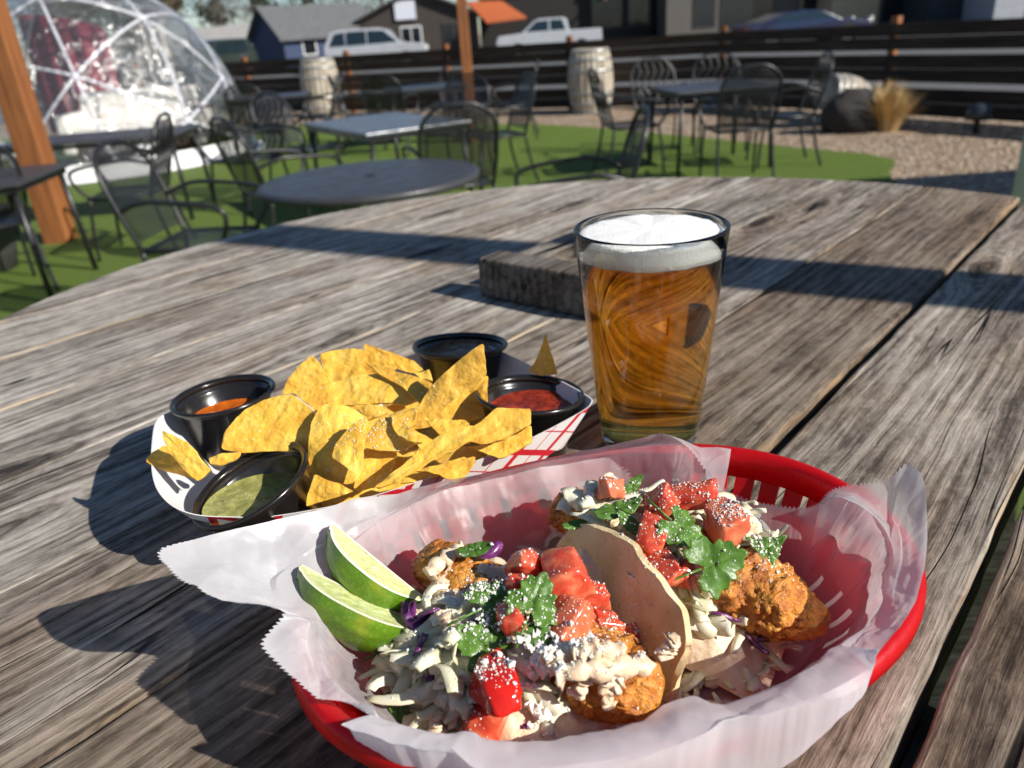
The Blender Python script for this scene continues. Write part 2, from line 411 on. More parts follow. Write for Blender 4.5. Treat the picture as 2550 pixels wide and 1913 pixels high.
prof += [(ro_(z)-th+.0004, z) for z in (.010, .03, .06, .09, LZ)] + [(ro_(LZ)-th-.001, LZ+.0001), (0, LZ+.0001)]
mk('beer_liquid', MB().lathe(prof, 96), M_BEER, beer)
f = MB(); N = 96; rows = []
tz = GT - .0046
def foam_pt(r, z, a, k): return Vector((r*math.cos(a), r*math.sin(a), z-LZ))
for (q, z, ins) in ((.0, LZ+.0008, 1), (.6, LZ+.0006, 1), (1, LZ+.0005, 0), (1, LZ+.005, 0), (1, LZ+.010, 0), (1, tz, 0), (.975, tz+.0012, 1), (.9, tz+.0015, 1), (.7, tz+.0018, 1), (.45, tz+.002, 1), (.2, tz+.0022, 1), (.001, tz+.0022, 1)):
    R = ro_(z)-th-.00015; g = []
    for k in range(N):
        a = 2*math.pi*k/N; zz_ = z
        if ins and z > LZ+.008: zz_ += .0009*fbm((R*q*math.cos(a), R*q*math.sin(a), 3), 90)
        if not ins and z < LZ+.003: zz_ += .0007*fbm((math.cos(a), math.sin(a), 3), 3)
        g.append(foam_pt(R*q, zz_, a, k))
    rows.append(g)
f.grid(rows, True)
fo = mk('foam', f, M_FOAM, beer); fo.location = (0, 0, LZ)

# ---------------------------------------------------------------- red plastic basket
BC = Vector((.0335, .2555)); BA, BB, BR, BZ = .1274, .0906, rad(15), .043
BU = Vector((math.cos(BR), math.sin(BR))); BV = Vector((-BU.y, BU.x))
def oval(phi, a, b, z):
    e = 2/2.25; c, s_ = math.cos(phi), math.sin(phi)
    u = a*math.copysign(abs(c)**e, c); v = b*math.copysign(abs(s_)**e, s_)
    p = BC + BU*u + BV*v; return Vector((p.x, p.y, z))
n = NT('red_basket_plastic'); o_ = n.obj()
M_RED = n.done(n.mixs(.42, n.pbr(n.mix(n.noise(o_, 60, 3), (.56, .004, .008), (.66, .008, .014)), n.mr(n.noise(o_, 150, 4), .3, .7, .26, .42),
                     n.bump(n.noise(o_, 500, 3), .08, .0005)), n.n('BsdfTranslucent', {'Color': (.95, .035, .045, 1)})))
basket = thing('plastic_basket', 'oval red plastic basket with slotted sides holding the tacos', 'basket', (BC.x, BC.y, TZ))
NP = 160
def oval_sweep(prof):
    """closed profile of (inset from rim line, z) swept round the oval"""
    m = MB(); rows = []
    for (d, z) in prof + prof[:1]:
        rows.append([oval(2*math.pi*k/NP, BA-d, BB-d, TZ+z) for k in range(NP)])
    return m.grid(rows, True)
mk('rim', oval_sweep([(.007, .0395), (.0062, .0425), (.003, .0440), (.0005, .0434), (-.0012, .041), (-.0014, .0365), (.0004, .036), (.0012, .0385), (.0045, .0392), (.0066, .0305), (.0084, .0307)]), M_RED, basket, world=True)
mk('lower_band', oval_sweep([(.0128, .0202), (.0110, .0204), (.0185, .0030), (.0240, .0006), (.0260, .0006), (.0262, .0024), (.0215, .0046)]), M_RED, basket, world=True)
NRB = 44
for k in range(NRB):
    phi = 2*math.pi*(k+.5)/NRB
    w_ = .051
    m = MB()
    q = [oval(phi-w_, BA-.0064, BB-.0064, TZ+.0315), oval(phi+w_, BA-.0064, BB-.0064, TZ+.0315), oval(phi+w_, BA-.0110, BB-.0110, TZ+.0198), oval(phi-w_, BA-.0110, BB-.0110, TZ+.0198)]
    q2 = [oval(phi-w_, BA-.0080, BB-.0080, TZ+.0315), oval(phi+w_, BA-.0080, BB-.0080, TZ+.0315), oval(phi+w_, BA-.0126, BB-.0126, TZ+.0198), oval(phi-w_, BA-.0126, BB-.0126, TZ+.0198)]
    m.add(q + q2, [(0,1,2,3),(7,6,5,4),(0,4,5,1),(1,5,6,2),(2,6,7,3),(3,7,4,0)])
    mk('rib', m, M_RED, basket, smooth=False, world=True)
base = MB()
base.prism([oval(2*math.pi*k/80, BA-.0245, BB-.0245, 0).xy for k in range(80)], TZ+.0008, TZ+.0026)
mk('floor_panel', base, M_RED, basket, smooth=False, world=True)

# ---------------------------------------------------------------- deli paper lining the basket
n = NT('deli_paper'); o_ = n.obj()
fib = n.noise(o_, 900, 5, .7); blo = n.noise(o_, 45, 4, .6); fl = n.noise(o_, 260, 5, .75)
pc = n.mix(n.mr(fl, .35, .65), (.81, .79, .81), (.88, .865, .88))
bmp = n.bump(n.ma('ADD', n.ma('MULTIPLY', fib, .5), n.ma('MULTIPLY', blo, 1.2)), .25, .0006)
dif = n.n('BsdfDiffuse', {'Color': pc, 'Roughness': .6, 'Normal': bmp})
trl = n.n('BsdfTranslucent', {'Color': n.mix(.5, pc, (.90, .86, .88)), 'Normal': bmp})
gl = n.n('BsdfGlossy', {'Color': (1, 1, 1, 1), 'Roughness': .38, 'Normal': bmp})
body = n.mixs(.05, n.mixs(.50, dif, trl), gl)
# greaseproof paper is partly see-through, in cloudy fibres
gx_, gy_, gz_ = n.sep(n.map(o_, (1, 1, 1), (0, 0, 0), (0, 0, -rad(15))))
gd = n.ma('SQRT', n.ma('ADD', n.ma('POWER', n.ma('DIVIDE', gx_, .1274), 2.), n.ma('POWER', n.ma('DIVIDE', gy_, .0906), 2.)))
gd = n.ma('ADD', gd, n.ma('MULTIPLY', n.ma('SUBTRACT', n.noise(o_, 22, 4, .6), .5), .5))
grease = n.mr(gd, .80, 1.04, 1., 0., True)      # grease-soaked inside the basket, dry on the flaps
tf = n.ma('ADD', n.ma('ADD', n.mr(fl, .34, .66, -.06, .06), n.mr(blo, .35, .65, -.05, .06)), n.mr(grease, 0., 1., .13, .62))
clear = n.mixs(.66, n.n('BsdfTransparent', {'Color': (1, .97, .975, 1)}), n.n('BsdfRefraction', {'Color': (1, .96, .965, 1), 'Roughness': .5, 'IOR': 1.06}))
M_PAPER = n.done(n.mixs(tf, body, clear))
# outer edge of the sheet, walked round: (x, y, z) and how deep its serration is
EDGE = [((-0.1390,0.2464,1.1320),1),((-0.1306,0.2349,1.1310),1),((-0.1219,0.2261,1.1290),1),((-0.1125,0.2219,1.1260),1),((-0.1005,0.2225,1.1220),1),((-0.0901,0.2227,1.1170),1),((-0.0908,0.2217,1.1140),1),((-0.0944,0.2098,1.1140),1),
 ((-0.0877,0.2030,1.1110),1),((-0.0800,0.1972,1.1100),1),((-0.0700,0.1898,1.1090),1),((-0.0601,0.1875,1.1080),1),((-0.0518,0.1849,1.1080),0),((-0.0550,0.1824,1.0960),0),((-0.0545,0.1797,1.0840),0),((-0.0414,0.1710,1.0740),0),((-0.0113,0.1636,1.0720),0),
 ((0.0329,0.1619,1.0740),0),((0.0637,0.1679,1.0800),0),((0.0790,0.1703,1.0860),0),((0.0938,0.1765,1.0960),0),((0.1080,0.1849,1.1060),0),((0.1283,0.2010,1.1120),0),((0.1427,0.2178,1.1170),0),((0.1537,0.2379,1.1250),0),((0.1542,0.2450,1.1380),0),
 ((0.1504,0.2498,1.1420),1),((0.1443,0.2512,1.1360),1),((0.1392,0.2598,1.1280),1),((0.1323,0.2721,1.1180),1),((0.1308,0.2812,1.1060),1),((0.1280,0.2898,1.0980),1),((0.1194,0.2977,1.0950),1),((0.1072,0.3071,1.0940),1),((0.0986,0.3125,1.0970),1),
 ((0.0910,0.3150,1.1060),1),((0.0847,0.3221,1.1140),1),((0.0762,0.3250,1.1200),1),((0.0696,0.3257,1.1220),1),((0.0603,0.3238,1.1220),.3),((0.0410,0.3221,1.1200),0),((0.0181,0.3157,1.1200),0),((-0.0062,0.3089,1.1200),0),((-0.0283,0.2986,1.1220),0),((-0.0322,0.2963,1.1240),0),
 ((-0.0377,0.2971,1.1220),0),((-0.0659,0.2895,1.1220),0),((-0.1018,0.2720,1.1260),0),((-0.1268,0.2566,1.1300),0)]
def paper_sheet():
    NS = 1500
    E = catmull([e[0] for e in EDGE], NS, True); ne = len(EDGE)
    ser = [lerp(EDGE[int(i*ne/NS) % ne][1], EDGE[(int(i*ne/NS)+1) % ne][1], (i*ne/NS) % 1) for i in range(NS)]
    # resample by length
    ph = []
    for p in E:
        q = Vector((p.x, p.y)) - BC; ph.append(math.atan2(q.dot(BV)/BB, q.dot(BU)/BA))
    rg = random.Random(12)
    creases = []
    for k in range(150):
        a = rg.uniform(0, math.tau); r = rg.uniform(.05, .15); c = Vector((BC.x + r*1.1*math.cos(a), BC.y + r*math.sin(a)*.85))
        t = rg.uniform(0, math.tau) if rg.random() < .45 else a + math.pi/2 + rg.uniform(-.5, .5)
        creases.append((c, Vector((math.cos(t), math.sin(t))), rg.uniform(.010, .030), rg.choice((-1, 1))*rg.uniform(.14, .42)))
    rows = []
    prof = [0., .12, .24, .36, .46, .54, .60, .65, .69, .725, .76, .79, .82, .85, .875, .90, .925, .95, .97, .985, 1.0]
    # finer
    pr = []
    for a, b in zip(prof, prof[1:]): pr += [a, (3*a+b)/4, (a+b)/2, (a+3*b)/4] if a > .4 else [a]
    pr.append(1.0)
    # smooth the angle so the sheet does not shear inside
    for t in pr:
        g = []
        for i in range(NS):
            e = E[i]; f = ph[i]
            R = oval(f, BA-.0095, BB-.0095, TZ+.0470); F = oval(f, BA-.034, BB-.034, TZ+.0050); O = Vector((BC.x, BC.y, TZ+.0052))
            q = Vector((e.x, e.y)) - BC; ins = ((q.dot(BU)/(BA-.007))**2 + (q.dot(BV)/(BB-.007))**2) < 1.06 and e.z < TZ+.047
            if ins:
                R = e
            if t < .46: p = lerp(O, F, t/.46)
            elif t < .72 or ins:
                u = (t-.46)/((1. if ins else .72)-.46); p = lerp(F, R, u); bow = math.sin(math.pi*u)
                p = p + Vector((p.x-BC.x, p.y-BC.y, 0))*.015*bow - Vector((0, 0, .003*bow))
            else:
                u = (t-.72)/.28
                if e.z < R.z:           # goes over the rim and hangs down outside
                    RO = oval(f, BA+.0045, BB+.0045, TZ+.049)
                    p = lerp(R, RO, u/.3) if u < .3 else lerp(RO, e, (u-.3)/.7)
                    p.z += .003*math.sin(math.pi*min(1, u*1.6))
                else:
                    p = lerp(R, e, u); p.z -= .0008*math.sin(math.pi*u)
                    p.z = max(p.z, TZ+.0468)
            # crumple
            amp = sstep(.40, .66, t) * (1 if t < .72 or u > .3 else .6)
            d = 0
            for (c, dr, wd, k) in creases:
                w_ = Vector((p.x-c.x, p.y-c.y)); al = w_.dot(dr); ac = w_.x*dr.y - w_.y*dr.x
                if abs(al) < wd*2.2 and abs(ac) < .013:
                    d += k*max(0, .011-abs(ac))*math.exp(-(al/wd)**2)
            d += .0016*fbm((p.x, p.y, 4.2), 38, 3) + .0006*fbm((p.x, p.y, 1.2), 130, 3)
            d *= amp*(1-.55*sstep(.88, 1., t))
            out = Vector((p.x-BC.x, p.y-BC.y, 0)); out.normalize()
            nrm = Vector((0, 0, 1)) if t < .5 else (Vector((0, 0, .8)) - out*.75).normalized()
            if .44 < t < .80: d = max(d, -.0009)
            p = p + nrm*(d*1.25) + (Vector((0,0,.0012*fbm((p.x,p.y,8),55,2)*sstep(.2,.4,t))) if t<.5 else Vector((0,0,0)))
            g.append(p)
        rows.append(g)
    # serrated edge
    last = rows[-1]; prev = rows[-4]; L = 0
    for i in range(NS):
        L += (E[i]-E[i-1]).length
        saw = abs((L/.0021) % 1 - .5)*2
        dr = (last[i]-prev[i]); dr = dr.normalized() if dr.length > 1e-6 else Vector((0,0,0))
        last[i] = last[i] + dr*(saw*.0017*ser[i])
    m = MB(); m.grid(rows, True); return m
paper = one('deli_paper', paper_sheet(), M_PAPER, 'crumpled white greaseproof sheet with saw-tooth edges lining the red basket', 'paper', loc=(BC.x, BC.y, TZ), auto=24)


# ---------------------------------------------------------------- paper food boat
TRC = Vector((-.088, .408))
TRAY = [(-0.2151,0.4230,1.1050),(-0.2057,0.3896,1.1060),(-0.1895,0.3498,1.1060),(-0.1748,0.3276,1.1050),(-0.1581,0.3152,1.1040),(-0.1389,0.3130,1.1020),(-0.1173,0.3143,1.1000),(-0.0787,0.3249,1.0990),(-0.0355,0.3429,1.1010),(0.0012,0.3586,1.1050),(0.0317,0.3773,1.1090),(0.0433,0.3876,1.1110),
        (0.0415,0.4021,1.1100),(0.0220,0.4394,1.1080),(-0.0048,0.4797,1.1080),(-0.0191,0.4984,1.1070),(-0.0459,0.5121,1.1040),(-0.0977,0.4944,1.0960),(-0.1279,0.4783,1.0910),(-0.1575,0.4791,1.0860),(-0.1825,0.4874,1.0840),(-0.2030,0.4824,1.0860),(-0.2108,0.4496,1.0980)]
def tray_rows(off, top=1.0):
    O = catmull(TRAY, 240, True); rows = []
    for t in (1, .85, .6, .35, .15, .05, 0):
        g = []
        for p in O:
            q = Vector((p.x, p.y)) - TRC; qq = q*lerp(.77, 1., t); z = lerp(.0022, p.z-TZ, t**1.05)
            d = q.normalized()
            g.append(Vector((TRC.x+qq.x+d.x*off, TRC.y+qq.y+d.y*off, TZ+z-(off if t < .1 else 0))))
        rows.append(g)
    for s_ in (.6, .3, .01):
        rows.append([Vector((TRC.x+(p.x-TRC.x)*s_, TRC.y+(p.y-TRC.y)*s_, p.z)) for p in rows[6]])
    return rows
M_TRAY_IN = simple('white_tray_board', (.80, .77, .73), .7, .03, 300, .15, .0003)
n = NT('red_plaid_print'); v_ = n.uv()
v_ = n.map(v_, (1, 1, 1), (0, 0, 0), (0, 0, rad(24))); x_, y_, _ = n.sep(v_)
def stripes(c, per, wd, ph=0.):
    f_ = n.ma('ABSOLUTE', n.ma('SUBTRACT', n.ma('FRACT', n.ma('ADD', n.ma('DIVIDE', c, per), ph)), .5)); return n.ma('LESS_THAN', f_, wd/per/2)
L1 = n.ma('MAXIMUM', stripes(x_, .030, .0042), stripes(y_, .030, .0042, .12))
L2 = n.ma('MAXIMUM', stripes(x_, .030, .0009, .5), stripes(y_, .030, .0009, .62))
ink = n.ma('MAXIMUM', L1, L2)
M_TRAY_OUT = n.done(n.pbr(n.mix(ink, (.80, .78, .75), (.62, .012, .03)), .62, n.bump(n.noise(n.obj(), 500, 3), .1, .0003)))
tray = thing('paper_food_tray', 'white paper food boat with red plaid print full of chips and sauce cups', 'food tray', (TRC.x, TRC.y, TZ))
m = MB().grid(tray_rows(0), True); m.f = [f[::-1] for f in m.f]; mk('inner_lining', m, M_TRAY_IN, tray, world=True)
R_ = tray_rows(.0007); m = MB().grid(R_[:7], True); po = mk('printed_side', m, M_TRAY_OUT, tray, world=True)
uvl = po.data.uv_layers.new(name='UVMap'); al = [0]
for k in range(1, 240): al.append(al[-1] + (R_[0][k]-R_[0][k-1]).length)
for lp in po.data.loops:
    i, k = divmod(lp.vertex_index, 240); uvl.data[lp.index].uv = (al[k], (R_[i][k].z-TZ)*1.15)
m = MB(); a_, b_ = tray_rows(0)[0], R_[0]
m.grid([[p+Vector((0,0,.0001)) for p in a_], [p+Vector((0,0,.0001)) for p in b_]], True); mk('top_edge', m, M_TRAY_IN, tray, world=True)
m = MB(); m.grid(R_[6:], True); mk('underside', m, M_TRAY_IN, tray, world=True)

# ---------------------------------------------------------------- sauce cups
n = NT('black_cup_plastic'); o_ = n.obj()
M_CUP = n.done(n.pbr(n.mix(n.noise(o_, 80, 3), (.010, .009, .008), (.016, .013, .011)), n.mr(n.noise(o_, 200, 3), .3, .7, .16, .26), None, Specular_IOR_Level=.55))
def sauce_mat(name, c1, c2, seeds, ro=.16, gloss=.5, sc=1.):
    n = NT(name); o = n.obj()
    q = n.noise(o, 170*sc, 5, .65, .6); big = n.noise(o, 60, 3, .5)
    col = n.ramp(q, [(.35, c1), (.65, c2)])
    sp = n.mr(n.vor(o, 330., 'Distance'), .10, .20, 1., 0.)
    gate = n.ma('GREATER_THAN', n.noise(o, 120, 2), .53)
    col = n.mix(n.ma('MULTIPLY', n.ma('MULTIPLY', sp, gate), .75), col, seeds)
    b = n.bump(n.ma('ADD', q, n.ma('MULTIPLY', sp, .5)), .6, .0012)
    return n.done(n.pbr(col, ro, b, Subsurface_Weight=.15, Subsurface_Radius=(.004, .002, .001), Specular_IOR_Level=gloss))
CR_, CB_, CH_ = .0315, .0222, .041
def cup_rin(h): return lerp(CR_-.0034, CB_-.0012, min(1, max(0, -h/CH_)))   # h: along the axis, 0 at the rim, negative inside
def sauce_cup(label, slabel, sname, center, axis, level, smat, seed):
    A = Vector(axis).normalized(); Q = Vector((0,0,1)).rotation_difference(A).to_matrix().to_4x4(); C = Vector(center)
    o = bpy.data.objects.new('sauce_cup', None); COL.objects.link(o); tag(o, label, 'sauce cup', 'black sauce cups in the chip tray')
    o.location = C - A*CH_; 
    pr_out = [(0, -CH_+.0012), (CB_-.004, -CH_+.0012), (CB_-.0012, -CH_), (CB_, -CH_+.0008), (lerp(CB_, CR_-.0026, .86), -CH_*.14), (CR_-.0020, -CH_*.12), (CR_-.0018, -.0032)]
    pr_in = [(CR_-.0026, -.0034), (CR_-.0030, -CH_*.13), (CR_-.0040, -CH_*.15), (lerp(CB_, CR_-.0026, .82)-.0008, -CH_*.18), (CB_-.0010, -CH_+.0012), (CB_-.003, -CH_+.0019), (0, -CH_+.0019)]
    b = MB().lathe(pr_out + pr_in, 72); b.xf(Matrix.Translation(C) @ Q); mk('cup_wall', b, M_CUP, o, world=True)
    rim = MB().lathe([(CR_-.0019, -.0034), (CR_-.0002, -.0032), (CR_+.0006, -.0022), (CR_+.0006, -.0009), (CR_-.0002, 0), (CR_-.0014, -.0002), (CR_-.0018, -.0010), (CR_-.0026, -.0011), (CR_-.0031, -.0020), (CR_-.0030, -.0036)], 72, closed=True)
    rim.xf(Matrix.Translation(C) @ Q); mk('rim', rim, M_CUP, o, world=True)
    # level surface of the sauce, cut by the cup's cone
    c0 = C - A*level; NS = 64; rim_r = []
    for k in range(NS):
        a = 2*math.pi*k/NS; d = Vector((math.cos(a), math.sin(a), 0)); lo, hi = 0, .05
        for _ in range(28):
            r = (lo+hi)/2; p = c0 + d*r - C; h = p.dot(A); q = (p - A*h).length
            if q < cup_rin(h) and h < -.001: lo = r
            else: hi = r
        rim_r.append(lo-.0001)
    rows = []
    for t in (1.0, .985, .96, .9, .8, .7, .6, .5, .4, .3, .2, .1, .01):
        g = []
        for k in range(NS):
            a = 2*math.pi*k/NS; p = c0 + Vector((math.cos(a), math.sin(a), 0))*(rim_r[k]*t)
            p.z += .0009*fbm((p.x, p.y, seed), 130, 4)*sstep(1, .9, t) + .0005*sstep(.93, 1, t); g.append(p)
        rows.append(g)
    s = MB().grid(rows, True)
    one(sname, s, smat, slabel, 'sauce')
    return o
S_OR = sauce_mat('orange_hot_sauce', (.48, .085, .006), (.62, .15, .012), (.55, .20, .05), .13)
S_RD = sauce_mat('red_salsa', (.14, .012, .008), (.34, .045, .022), (.50, .17, .07), .14)
S_GR = sauce_mat('green_salsa', (.22, .22, .05), (.42, .41, .14), (.70, .68, .40), .17)
S_DK = sauce_mat('dark_salsa', (.07, .035, .012), (.22, .12, .045), (.22, .16, .05), .12)
sauce_cup('black plastic cup of orange sauce at the left end of the chip tray', 'smooth orange hot sauce in the leftmost black cup', 'hot_sauce', (-0.1816,0.4423,1.1100), (-.04,.04,1), .0165, S_OR, 1)
sauce_cup('black plastic cup of dark salsa at the far side of the chip tray', 'dark brown salsa in the farthest black cup', 'dark_salsa', (-0.0329,0.4829,1.1160), (.05,.13,1), .0085, S_DK, 2)
sauce_cup('black plastic cup of red salsa at the right end of the chip tray', 'chunky red salsa in the black cup beside the beer', 'red_salsa', (0.0100,0.4050,1.1130), (.09,.09,1), .0115, S_RD, 3)
sauce_cup('tilted black plastic cup of green salsa nearest the deli paper', 'pale green salsa with seeds in the tilted black cup', 'green_salsa', (-0.1361,0.3363,1.1070), (-.30,-.10,.93), .0125, S_GR, 4)

# ---------------------------------------------------------------- tortilla chips
n = NT('fried_corn_chip'); o_ = n.obj(); rr = n.rnd(); ov = n.vma('ADD', o_, n.comb(n.ma('MULTIPLY', rr, 3.), rr, rr))
q1 = n.noise(ov, 55, 4, .6); q2 = n.noise(ov, 420, 5, .6); q3 = n.vor(ov, 230., 'Distance')
cc = n.ramp(q1, [(.28, (.68, .33, .034)), (.5, (.84, .49, .062)), (.72, (.89, .60, .12))])
cc = n.mix(n.mr(q2, .55, .78), cc, (.88, .63, .17))
cc = n.mix(n.mr(rr, .6, 1., 0., .35), cc, (.55, .30, .06))
spk = n.ma('MULTIPLY', n.ma('LESS_THAN', n.vor(ov, 260., 'Distance'), .10), n.ma('GREATER_THAN', n.noise(ov, 90, 2), .56))
cc = n.mix(n.ma('MULTIPLY', spk, .35), cc, (.35, .17, .03))
hb = n.ma('ADD', n.ma('MULTIPLY', n.noise(ov, 150, 5, .55), 1.4), n.ma('ADD', n.ma('MULTIPLY', q2, .35), n.ma('MULTIPLY', q3, -.35)))
M_CHIP = n.done(n.pbr(cc, .48, n.bump(hb, .75, .0014), Subsurface_Weight=.2, Subsurface_Radius=(.006, .003, .0008), Specular_IOR_Level=.35))
def chip_mesh(out, bulge, seed, th=.0014):
    """a chip from its outline: rings towards the middle, bowed out of plane, blistered"""
    P = [Vector(p) for p in out]; n_ = len(P); N = 72; per = [0.]
    for i in range(n_): per.append(per[-1] + (P[(i+1) % n_]-P[i]).length)
    ring = []
    for k in range(N):
        L = per[-1]*k/N; i = 0
        while per[i+1] < L: i += 1
        ring.append(lerp(P[i], P[(i+1) % n_], (L-per[i])/max(1e-9, per[i+1]-per[i])))
    ring = [(ring[k-1]+ring[k]*2.2+ring[(k+1) % N])/4.2 for k in range(N)]
    ctr = sum(ring, Vector((0,0,0)))/N
    nrm = Vector((0,0,0))
    for k in range(N): nrm += (ring[k]-ctr).cross(ring[(k+1) % N]-ctr)
    rev = False
    toc = Vector((.15, -.75, .65))
    if nrm.dot(toc) < 0: nrm = -nrm; rev = True
    ring = [p + Vector((fbm(p, 110, 3), fbm(p+Vector((7,3,1)), 110, 3), 0))*.0007 for p in ring]; nrm.normalize(); size = max((p-ctr).length for p in ring)*2
    ax = max(((p-ctr) for p in ring), key=lambda d: d.length).normalized(); ay = nrm.cross(ax)
    s3 = Vector((seed*3.7, seed*1.3, 0)); rows = []
    for t in (1., .985, .95, .88, .8, .7, .6, .5, .4, .3, .2, .1, .004):
        g = []
        for p in ring:
            d = p-ctr; q = ctr + d*t; v = d.dot(ay)*t/(size*.5)
            q = q + nrm*(bulge*size*(.30 - v*v*1.1 + .12*math.sin(seed)*d.dot(ax)*t/(size*.5)))
            q = q + nrm*(.0012*fbm(ctr + d*t + s3, 75, 3) + .0005*fbm(ctr + d*t + s3, 200, 2))
            g.append(q)
        rows.append(g if not rev else g[::-1])
    m = MB(); m.shell(rows, th, True, nrm); return m
